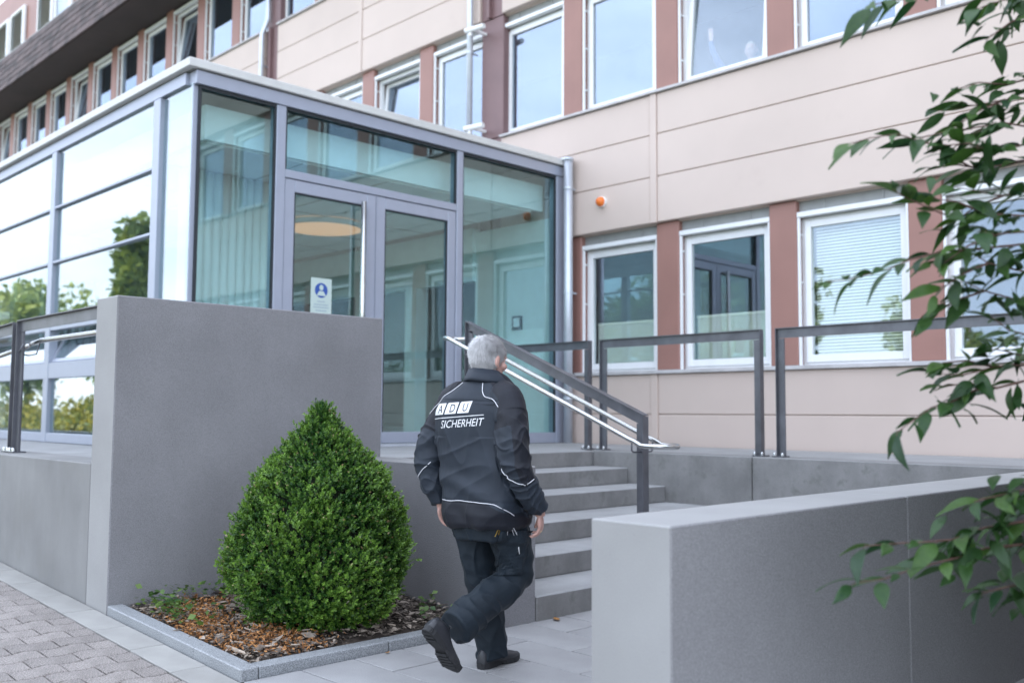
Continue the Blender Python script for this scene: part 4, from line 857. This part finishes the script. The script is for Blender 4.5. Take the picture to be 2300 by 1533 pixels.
# ---- trousers
t_ = MB(); ell_loft(t_, [(.015, .03, .70, .17, .125), (.02, .03, .80, .20, .145), (.02, .03, .95, .19, .135), (.02, .03, 1.0, .16, .11)])
limb_tube(t_, LEG_L, 20); limb_tube(t_, LEG_R, 20)
tm = remesh(t_, .0052, 6, 'trousers')
kneeR = Vector((.12, .14, .53)); kneeL = Vector((-.09, .12, .44))
def tdisp(p):
    d = .004 * ridge(p + Vector((3, 1, 0)), 8.5) + .011 * SHR(ridge(Vector((p.x * 9 + 3, p.y * 9, p.z * 7 + 6 * p.y)) + noise.noise_vector(p * 7) * .25, 1.0)) + .0022 * noise.noise(p * 26)
    k = math.exp(-((p - kneeR).length / .13) ** 2); d += k * .008 * math.sin(70 * (p.z * .75 + p.y * .55) + 2.5 * noise.noise(p * 9))
    k = math.exp(-((p - kneeL).length / .14) ** 2); d += k * .004 * math.sin(60 * p.z + 3 * noise.noise(p * 9))
    if p.x < 0 and p.z < .2: d += .006 * math.sin(55 * p.z + 2 * noise.noise(p * 12)) * (1 - p.z / .2)
    k = math.exp(-((p - Vector((.02, .03, .75))).length / .12) ** 2); d += k * .005 * math.sin(50 * (p.z + .8 * p.x))
    return d
displace(tm, tdisp); trousers = kid('trousers', tm, KP['trouser']); tb = bvh_of(tm)
# ---- jacket
TW = R(15)
j = MB()
ell_loft(j, [(.022, .030, .762, .205, .158), (.022, .030, .782, .222, .172), (.022, .028, .83, .228, .176), (.015, .022, .95, .224, .166), (.004, .018, 1.10, .226, .158), (-.008, .014, 1.25, .246, .155), (-.010, .010, 1.35, .243, .146), (-.004, .010, 1.42, .200, .126), (0, .016, 1.47, .135, .102), (0, .024, 1.515, .088, .086)], 36, 3.1, True, lambda z_: TW * min(1, max(0, (z_ - .85) / .35)))
for A, s in ((ARM_R, 1), (ARM_L, -1)):
    limb_tube(j, [(s * .12, .008, 1.435, .075)] + A, 22)
jm = remesh(j, .0046, 7, 'jacket')
elR, elL = Vector((.288, -.045, 1.10)), Vector((-.297, -.08, 1.09))
def armdist(p, A):
    best = (9, 0)
    for i in range(len(A) - 1):
        a = Vector(A[i][:3]); c_ = Vector(A[i + 1][:3]); t = max(0, min(1, (p - a).dot(c_ - a) / (c_ - a).length_squared)); dd = (p - a.lerp(c_, t)).length - (A[i][3] * (1 - t) + A[i + 1][3] * t)
        if dd < best[0]: best = (dd, i + t)
    return best
def is_sleeve(p):
    A = ARM_R if p.x > 0 else ARM_L; d, t = armdist(p, A); return (d < .03 and t > .55 and abs(p.x) > .175 + .02 * (p.z > 1.3)), t
def jdisp(p):
    sl, t = is_sleeve(p); d = 0
    if sl:
        s = 1 if p.x > 0 else -1; w_ = min(1, max(0, (t - .6) / .5))
        p_ = p + noise.noise_vector(p * 6) * .05; d += w_ * (.0115 * SHR(ridge(Vector((p_.x * 5 + s, p_.y * 5, p_.z * 10 + s * 8 * p_.y + 2 * p_.x)), 1.0)) + .009 * SHR(ridge(Vector((p_.x * 7, p_.y * 7 + 4, p_.z * 14 - s * 12 * p_.y)), 1.0)) - .004) + .003 * noise.noise(p * 22)
        if t > 4.2: d -= .004 * max(0, math.sin((t - 4.2) * 7))
    else:
        d += .007 * SHR(ridge(Vector((p.x * 6.5, p.y * 4, p.z * 2.4 + 2.5 * p.x)), 1.0)) + .006 * SHR(ridge(Vector((p.x * 3 + 7, p.y * 3, p.z * 7 - 3 * p.x)), 1.0)) * (p.z < 1.22) + .0022 * noise.noise(p * 17)
        k = math.exp(-((p.z - .98) / .11) ** 2); d += k * .0065 * math.sin(34 * p.z + 9 * p.x + 3 * noise.noise(p * 5))
        k = math.exp(-((abs(p.x) - .19) / .05) ** 2) * max(0, 1 - abs(p.z - 1.25) / .2); d += -k * .010 * (.5 + .5 * math.sin(60 * p.x + 4 * p.z))
        if p.z < .90: d += .006 * math.sin(22 * p.x + 15 * p.y + 4 * noise.noise(p * 6)) * min(1, (.90 - p.z) / .07)
        k = math.exp(-((p.z - .895) / .010) ** 2); d -= .004 * k
        k = math.exp(-((p.z - 1.405 + .03 * p.x) / .005) ** 2) * (p.y < 0) * (abs(p.x) < .2); d -= .003 * k
    return d
displace(jm, jdisp)
jacket = kid('jacket', jm, [KP['jacket'], KP['black']])
def jmat(c_):
    sl, t = is_sleeve(c_)
    if sl:
        s = 1 if c_.x > 0 else -1; A = ARM_R if s > 0 else ARM_L
        if t < 1.05: return 1
        i = min(int(t), len(A) - 2); a = Vector(A[i][:3]).lerp(Vector(A[i + 1][:3]), t - i); v = c_ - a; ang = math.atan2(v.y, s * v.x)
        if 1.05 <= t < 2.95 and ang > -.95: return 1
        return 0
    if c_.z < .896 - max(0, c_.x - .16) * .55: return 1
    if c_.z > 1.36 and abs(c_.x) > .075 + (1.515 - c_.z) * 1.15: return 1
    if abs(c_.x) > .20 and c_.z > 1.30: return 1
    return 0
jm.polygons.foreach_set('material_index', [jmat(p.center) for p in jm.polygons]); jb = bvh_of(jm)
def on(bv, p, off=.0015):
    loc, nor, _, _ = bv.find_nearest(Vector(p)); return loc + nor * off
def piping(pts, rad=.0022, bv=jb, off=.0012, name='piping', m_=None, par=None):
    S = spline([(*p,) for p in pts], 9); P = [on(bv, p[:3], off) for p in S]; 
    for _ in range(6): P = [P[0]] + [(P[i - 1] + P[i] * 2 + P[i + 1]) / 4 for i in range(1, len(P) - 1)] + [P[-1]]
    P = [on(bv, p, off) if (on(bv, p, 0) - p).length > .004 else p + (on(bv, p, off) - on(bv, p, 0)) for p in P]; P = [p for i, p in enumerate(P) if i == 0 or (p - P[i - 1]).length > .001]
    return kid(name, MB().tube(P, rad, 6).mesh(name, m_ or KP['pipe'], True), None, par or jacket)
piping([(.080, -.085, 1.512), (.105, -.125, 1.475), (.150, -.135, 1.425), (.205, -.10, 1.375)])
piping([(-.062, -.085, 1.512), (-.125, -.12, 1.46), (-.19, -.11, 1.415), (-.245, -.08, 1.355), (-.262, -.07, 1.32)])
piping([(-.215, -.02, .896), (-.15, -.14, .896), (0, -.16, .896), (.12, -.14, .896), (.165, -.12, .893), (.215, -.08, .868), (.245, -.02, .835)])
piping([(.215, -.085, 1.075), (.245, -.125, 1.03), (.305, -.105, .995), (.360, -.040, 1.000), (.365, -.005, 1.02)])
piping([(-.235, -.13, 1.085), (-.27, -.15, 1.05), (-.315, -.14, 1.01), (-.350, -.09, .985)])
for seam in ([(-.20, -.12, 1.41), (-.1, -.14, 1.405), (.1, -.14, 1.400), (.20, -.12, 1.395)], [(.205, -.09, 1.335), (.26, -.115, 1.285), (.325, -.05, 1.285), (.335, .02, 1.30)]): piping(seam, .0011, off=-.0002, name='seam', m_=KP['black'])
# collar: turned-down band, standing open at the front
cb = MB(); vs = []; nC = 30
for i in range(nC):
    a = R(-62) + (R(242) - R(-62)) * i / (nC - 1) - R(0); a2 = R(270) + (i / (nC - 1) - .5) * R(305); ca, sa = math.cos(a2), math.sin(a2); open_ = abs(i / (nC - 1) - .5) * 2
    fl = (.050 if ca > 0 else .025) * max(0, open_ - .5) / .5
    for rr, zz in ((.070, 1.545), (.074, 1.576 - .02 * open_), (.080, 1.578 - .02 * open_), (.103 + fl, 1.528 - .028 * open_), (.108 + fl, 1.512 - .034 * open_), (.100 + fl, 1.515 - .034 * open_)):
        vs.append((rr * ca * 1.04, .022 + rr * sa * .98, zz))
cb.add(vs, [(i * 6 + k, i * 6 + (k + 1) % 6, (i + 1) * 6 + (k + 1) % 6, (i + 1) * 6 + k) for i in range(nC - 1) for k in range(6)] + [(0, 1, 2, 3, 4, 5)[::-1], tuple((nC - 1) * 6 + k for k in range(6))])
kid('collar', cb.mesh('collar', KP['jacket'], True), None, jacket)
for sx in (1, -1):
    T_ = spline([(.082, .020, 1.562), (.098, .075, 1.545), (.120, .118, 1.505), (.142, .140, 1.458)], 4); B_ = spline([(.098, .015, 1.505), (.118, .060, 1.490), (.134, .100, 1.468), (.140, .128, 1.448)], 4); nq = len(T_); vs = []
    for a_, b_ in zip(T_, B_):
        for k_ in (0, .5, 1):
            c_ = a_ * (1 - k_) + b_ * k_; c_ = c_ + np.array([.006 * math.sin(k_ * 3.14), 0, 0]); vs += [(sx * c_[0], c_[1], c_[2]), (sx * (c_[0] - .007), c_[1] + .003, c_[2])]
    cpm = MB().add(vs, [(i * 6 + q, i * 6 + q2, i * 6 + 6 + q2, i * 6 + 6 + q) for i in range(nq - 1) for q, q2 in ((0, 2), (2, 4), (4, 5), (5, 3), (3, 1), (1, 0))] + [(0, 1, 3, 5, 4, 2), tuple((nq - 1) * 6 + q for q in (0, 2, 4, 5, 3, 1))])
    kid('collar_point', cpm.mesh('collar_point', KP['black'], True), None, jacket)
# ---- print on the back
SL = .068
def onback(u, v, off=.0018):
    R3 = Matrix.Rotation(TW, 3, 'Z'); dd = R3 @ Vector((0, 1, 0)); o_ = R3 @ Vector((u, -1, 0)); o_.z = v; hit = jb.ray_cast(o_, dd); q = hit[0] if hit[0] else o_ + dd * .86; return q - dd * off
def print_mesh(name, tris_v, tris_f, m_, off, par):
    bm = bmesh.new(); vv = [bm.verts.new((p[0], p[1], 0)) for p in tris_v]
    for f in tris_f:
        try: bm.faces.new([vv[i] for i in f])
        except ValueError: pass
    bmesh.ops.triangulate(bm, faces=bm.faces)
    for _ in range(6):
        lg = [e for e in bm.edges if e.calc_length() > .008]
        if not lg: break
        bmesh.ops.subdivide_edges(bm, edges=lg, cuts=1); bmesh.ops.triangulate(bm, faces=bm.faces)
    for v in bm.verts: v.co = onback(v.co.x, v.co.y + SL * v.co.x, off)
    me = bpy.data.meshes.new(name); bm.to_mesh(me); bm.free(); me.materials.append(m_); return link(name, me, par)
def text_outline(s, size, shear, sx):
    cu = bpy.data.curves.new('t', 'FONT'); cu.body = s; cu.size = size; cu.shear = shear; cu.resolution_u = 3; o = bpy.data.objects.new('t', cu); COL.objects.link(o)
    dg = bpy.context.evaluated_depsgraph_get(); dg.update(); me = bpy.data.meshes.new_from_object(o.evaluated_get(dg)); V = [(v.co.x * sx, v.co.y) for v in me.vertices]; F_ = [tuple(p.vertices) for p in me.polygons]
    bpy.data.objects.remove(o); bpy.data.meshes.remove(me); return V, F_
ZB = 1.345
for i, ch in enumerate('ADU'):
    x0 = -.222 + i * .078; w_, h_, s_ = .069, .058, .014
    q = [(x0, ZB), (x0 + w_, ZB), (x0 + w_ + s_, ZB + h_), (x0 + s_ + .006, ZB + h_), (x0 + s_, ZB + h_ - .006)]
    bx_ = print_mesh('print_block', q, [(0, 1, 2, 3, 4)], KP['printw'], .0016, jacket)
    V, F_ = text_outline(ch, .060, .20, .80); mxx = max(v[0] for v in V); mnx = min(v[0] for v in V)
    print_mesh('print_letter', [(v[0] - mnx + x0 + (w_ + s_ - (mxx - mnx)) / 2 + .006, v[1] + ZB + .009) for v in V], F_, KP['jacket'], .0030, jacket)
print_mesh('print_line', [(-.227, ZB - .020), (.088, ZB - .018), (.088, ZB - .0145), (-.227, ZB - .0165)], [(0, 1, 2, 3)], KP['printw'], .0016, jacket)
V, F_ = text_outline('SICHERHEIT', .056, .22, .72); mnx, mxx = min(v[0] for v in V), max(v[0] for v in V); k = .255 / (mxx - mnx)
print_mesh('print_word', [((v[0] - mnx) * k - .164, v[1] * 1.0 + ZB - .070) for v in V], F_, KP['printw'], .0016, jacket)
# ---- hair: close cropped cap with short strands
hb = bvh_of(person.data)
def hairzone(x, y, z_):    # head-local
    return z_ > .030 or (y < .045 and z_ > -.005 - (.045 - y) * .9 and z_ > -.072) or (y < -.035 and z_ > -.080)
cap = MB(); cols, rows = 40, 26; idx = {}
for i in range(rows):
    el = R(90) - i / (rows - 1) * R(132)
    for k in range(cols):
        az = 2 * math.pi * k / cols; d = Vector((math.cos(el) * math.cos(az), math.cos(el) * math.sin(az), math.sin(el))); loc, nor, _, _ = hb.ray_cast(hp_(0, -.005, 0) + HR @ (d * .25), HR @ (-d))
        if loc is None: continue
        l = HR.transposed() @ (loc - HC)
        if abs(l.x) > .080: l.x = math.copysign(.0765, l.x)
        if hairzone(*l):
            th_ = .006 + .005 * max(0, l.z / .1) + .0018 * noise.noise(l * 60); idx[i, k] = len(cap.v); cap.v.append(tuple(HC + HR @ (l + d * th_)))
for i in range(rows - 1):
    for k in range(cols):
        q = [(i, k), (i, (k + 1) % cols), (i + 1, (k + 1) % cols), (i + 1, k)]
        if all(p in idx for p in q): cap.f.append(tuple(idx[p] for p in q)); cap.m.append(0)
hcap = kid('hair', cap.mesh('hair', KP['hair'], True)); cbv = BVHTree.FromPolygons(cap.v, cap.f)
V = []; TN = []
for _ in range(9000):
    d = Vector((random.gauss(0, 1), random.gauss(0, 1), random.gauss(.2, 1))).normalized(); loc, nor, _, _ = cbv.ray_cast(hp_(0, -.005, 0) + d * .25, -d)
    if loc is None: continue
    l = HR.transposed() @ (loc - HC); crown = Vector((0, -.055, .10)); flow = (l - crown); flow = (flow - d * flow.dot(d)); flow = flow.normalized() if flow.length > 1e-4 else Vector((0, 0, -1))
    dr_ = (HR @ (flow * 1.0 + d * .22 + Vector((random.gauss(0, .16), random.gauss(0, .16), random.gauss(0, .16))))).normalized(); L = random.uniform(.016, .032); sd = dr_.cross(d).normalized() * .0005; base = loc - d * .001
    V.append([base - sd, base + sd, base + dr_ * L * .6 + sd * .7 + d * .0008, base + dr_ * L]); TN.append(random.random() * (.35 if l.z < -.02 else 1.0))
quads_obj('hair_strands', np.array([[tuple(p) for p in q] for q in V]), np.array(TN), leafmat('grey_strand', (.40, .39, .39), (.85, .84, .84), .5, .1, 0), hcap)
# ---- shoes
def shoe(Mx, name='shoe'):
    """shoe space: x across, y heel(0)->toe(.30), z up from the ground"""
    up = MB(); rings = []
    prof = [(.000, .026, .070), (.012, .033, .095), (.05, .037, .108), (.095, .037, .112), (.13, .039, .092), (.17, .044, .072), (.21, .048, .062), (.25, .046, .055), (.28, .036, .046), (.297, .018, .034)]
    nS = 16; vs = []
    for y_, hw, ht in prof:
        for k in range(nS):
            t = math.pi * k / (nS - 1); vs.append((hw * math.cos(t) * (1.0 if k in (0, nS - 1) else 1), y_, .026 + (ht - .026) * math.sin(t) ** .75))
    fs = [(i * nS + k, i * nS + k + 1, (i + 1) * nS + k + 1, (i + 1) * nS + k) for i in range(len(prof) - 1) for k in range(nS - 1)] + [tuple(range(nS)), tuple(range((len(prof) - 1) * nS, len(prof) * nS))]
    up.add(vs, fs); up.v = [tuple(Mx @ Vector(p)) for p in up.v]; sh_ = kid(name, up.mesh(name, KP['shoe'], True))
    so = MB(); out_ = []
    def half(y_):  return np.interp(y_, [-.006, .004, .03, .09, .14, .20, .245, .28, .30, .308], [.012, .026, .038, .038, .037, .049, .052, .044, .024, .004])
    ys = [-.006, .004, .03, .06, .09, .115, .14, .17, .20, .225, .245, .265, .28, .295, .308]
    top = [(half(y_), y_) for y_ in ys] + [(-half(y_), y_) for y_ in ys[::-1]]; n_ = len(top)
    zb = lambda y_: (.010 if .105 < y_ < .15 else 0.0) + max(0, y_ - .25) * .30
    vs = [(x * .97, y_, zb(y_)) for x, y_ in top] + [(x, y_, zb(y_) + .006) for x, y_ in top] + [(x * 1.02, y_, .030 + max(0, y_ - .25) * .15) for x, y_ in top]
    fs = [tuple(range(n_)), tuple(range(2 * n_, 3 * n_))[::-1]] + [(q * n_ + i, q * n_ + (i + 1) % n_, (q + 1) * n_ + (i + 1) % n_, (q + 1) * n_ + i) for q in range(2) for i in range(n_)]
    so.add(vs, fs)
    for y_ in (.02, .045, .07, .165, .185, .205, .225, .245): so.box(-half(y_) * .9, half(y_) * .9, y_ - .006, y_ + .006, zb(y_) - .004, zb(y_) + .002)
    for y_ in (.015, .17, .20, .23):
        for s in (-1, 1): so.box(s * half(y_) - .003, s * half(y_) + .003, y_ - .004, y_ + .004, .004 + max(0, y_ - .25) * .3, .022)
    so.v = [tuple(Mx @ Vector(p)) for p in so.v]; kid('sole', so.mesh('sole', KP['sole']), None, sh_)
    la = MB()
    for q in range(4):
        y_ = .125 + q * .018; zc = np.interp(y_, [.1, .13, .17, .21], [.114, .094, .074, .064]); la.tube([(-.020, y_, zc - .012), (0, y_ + .003, zc + .002), (.020, y_, zc - .012)], .0025, 5)
    la.tube([(-.006, .112, .108), (-.024, .10, .116), (-.012, .092, .118), (.0, .11, .112), (.026, .10, .114), (.012, .09, .118), (.004, .112, .108)], .002, 5)
    la.v = [tuple(Mx @ Vector(p)) for p in la.v]; kid('laces', la.mesh('laces', KP['lace'], True), None, sh_); return sh_
shoe(Matrix.Translation((-.092, .112, .0)) @ Matrix.Rotation(R(2), 4, 'Z'))
fy = Vector((.02, .205, -.262)).normalized(); fz = Vector((0, .80, .60)); fz = (fz - fy * fz.dot(fy)).normalized(); fx = fy.cross(fz)
shoe(Matrix(((fx.x, fy.x, fz.x, .080), (fx.y, fy.y, fz.y, -.462), (fx.z, fy.z, fz.z, .318), (0, 0, 0, 1))))
# ---- cargo pocket, pen, keys, ring
def patch(bv, c0, ux, uz, w_, h_, nx, nz, thick, poly=None):
    """thin panel laid on a surface; c0 outside, ux across, uz up; rays go inwards"""
    ux, uz = Vector(ux).normalized(), Vector(uz).normalized(); dr_ = uz.cross(ux).normalized(); vs = []; fs = []
    for k in (0, 1):
        for i in range(nx + 1):
            for q in range(nz + 1):
                u_, v_ = i / nx - .5, q / nz - .5
                if poly: v_ = poly(u_, v_)
                p = Vector(c0) + ux * w_ * u_ + uz * h_ * v_; hit = bv.ray_cast(p, dr_); base = hit[0] if hit[0] else p + dr_ * .1
                ed = (i in (0, nx)) or (q in (0, nz)); vs.append(base - dr_ * (thick * (.55 if ed else 1) if k else -.003))
    m2 = (nx + 1) * (nz + 1); g = lambda k, i, q: k * m2 + i * (nz + 1) + q
    for i in range(nx):
        for q in range(nz): fs += [(g(1, i, q), g(1, i + 1, q), g(1, i + 1, q + 1), g(1, i, q + 1))]
    for i in range(nx): fs += [(g(0, i, 0), g(0, i + 1, 0), g(1, i + 1, 0), g(1, i, 0)), (g(0, i, nz), g(1, i, nz), g(1, i + 1, nz), g(0, i + 1, nz))]
    for q in range(nz): fs += [(g(0, 0, q), g(1, 0, q), g(1, 0, q + 1), g(0, 0, q + 1)), (g(0, nx, q), g(0, nx, q + 1), g(1, nx, q + 1), g(1, nx, q))]
    return MB().add(vs, fs)
pk = patch(tb, (.32, -.10, .645), (.72, .69, 0), (.05, .22, 1), .15, .19, 12, 12, .018); pko = kid('cargo_pocket', pk.mesh('cargo_pocket', KP['trouser']), None, trousers)
fl_ = patch(tb, (.325, -.085, .735), (.72, .69, 0), (.05, .22, 1), .165, .075, 12, 6, .028, lambda u_, v_: v_ if v_ > -.49 else v_ - .16 * (1 - abs(u_) * 2)); kid('pocket_flap', fl_.mesh('pocket_flap', KP['trouser']), None, pko)
pn_ = Vector((.262, .012, .665)); tb2 = tb
hit = tb.ray_cast(Vector((.42, -.12, .67)), Vector((-.72, .62, 0)).normalized()); pc = hit[0] + Vector((.62, -.72, 0)).normalized() * .016 if hit[0] else pn_
kid('pen', MB().tube([pc + Vector((-.004, 0, .03)), pc + Vector((.0, .003, .0)), pc + Vector((.004, .006, -.035))], [.004, .0042, .003], 7).mesh('pen', KP['pen'], True), None, pko)
kc = Vector((.205, -.075, .760)); hit = tb.ray_cast(Vector((.40, -.22, .765)), Vector((-.70, .70, 0)).normalized()); kc = hit[0] + Vector((.6, -.7, 0)) * .014 if hit[0] else kc
kk = MB(); tang = Vector((.72, .69, 0))
for du, dz, L, tw in ((-.040, .0, .045, -.35), (-.030, .004, .04, -.2)): p0 = kc + tang * du + Vector((0, 0, dz)); kk.tube([p0, p0 + tang * tw * L - Vector((0, 0, L * .8))], [.004, .0025], 5)
kid('brass_keys', kk.mesh('brass_keys', KP['brass']), None, trousers); kk = MB()
for du, dz, L, tw in ((.006, .004, .045, .0), (.022, .006, .048, .35), (.030, .004, .042, .6)): p0 = kc + tang * du + Vector((0, 0, dz)); kk.tube([p0 + Vector((0, 0, .012)), p0 + tang * tw * L - Vector((0, 0, L * .75))], [.0045, .0026], 5)
kk.tube([kc + tang * (.015 + .010 * math.cos(a)) + Vector((0, 0, .006 + .010 * math.sin(a))) for a in np.linspace(0, 6.28, 12)], .0015, 5)
kid('steel_keys', kk.mesh('steel_keys', KP['keym']), None, trousers)
# ring on the right hand
w_ = Vector((.306, .120, .845)); dn, nn, fd = [Vector(v).normalized() for v in ((-.10, .18, -1), (-.80, -.55, 0), (-.45, .85, .1))]
rc = w_ + dn * .098 + fd * -.011 + nn * .004; kid('ring', MB().tube([rc + fd * .0108 * math.cos(a) + nn * .0108 * math.sin(a) for a in np.linspace(0, 2 * math.pi, 14)], .0016, 5).mesh('ring', KP['gold'], True))
# ------------------------------------------------------------------ person behind an upper window, arm raised
b2 = MB(); ell_loft(b2, [(0, 0, 0, .15, .10), (0, 0, .3, .17, .11), (0, 0, .48, .18, .10), (0, 0, .55, .09, .07), (0, 0, .60, .05, .05)], 20)
limb_tube(b2, [(-.16, 0, .48, .06), (-.34, -.08, .52, .05), (-.44, -.20, .72, .04), (-.46, -.24, .86, .03)], 12); limb_tube(b2, [(.16, 0, .48, .06), (.24, -.06, .25, .05), (.16, -.16, .06, .04)], 12)
limb_tube(b2, [(0, 0, .55, .05), (0, -.01, .64, .05)], 12); ellipsoid(b2, (0, -.02, .74), (.075, .095, .115)); ellipsoid(b2, (-.01, -.115, .73), (.014, .018, .022)); ellipsoid(b2, (-.46, -.24, .91), (.035, .02, .05))
for s in (-1, 1): ellipsoid(b2, (s * .078, -.01, .73), (.012, .02, .03))
for i in range(4): limb_tube(b2, [(-.485 + .018 * i, -.245, .94, .009), (-.49 + .02 * i, -.26, .985, .008), (-.488 + .02 * i, -.275, 1.01, .007)], 6, 2)
pm2 = remesh(b2, .010, 3, 'person'); p2 = link('person', pm2); pm2.materials.append(mat('pale_skin', (.62, .40, .35), .5)); pm2.materials.append(mat('blue_shirt', (.10, .13, .30), .7)); pm2.materials.append(mat('fair_hair', (.55, .45, .38), .7))
pm2.polygons.foreach_set('material_index', [1 if (p.center.z < .60 or (p.center.x < -.3 and p.center.z < .85)) else (2 if p.center.z > .62 and (p.center.y > .02 or p.center.z > .80) and abs(p.center.x) < .2 else 0) for p in pm2.polygons])
p2.location = (-6.52, 10.62, 5.24); p2.rotation_euler = (0, 0, R(20)); tag(p2, 'person in blue with a raised arm behind the tilted upper window', 'person')
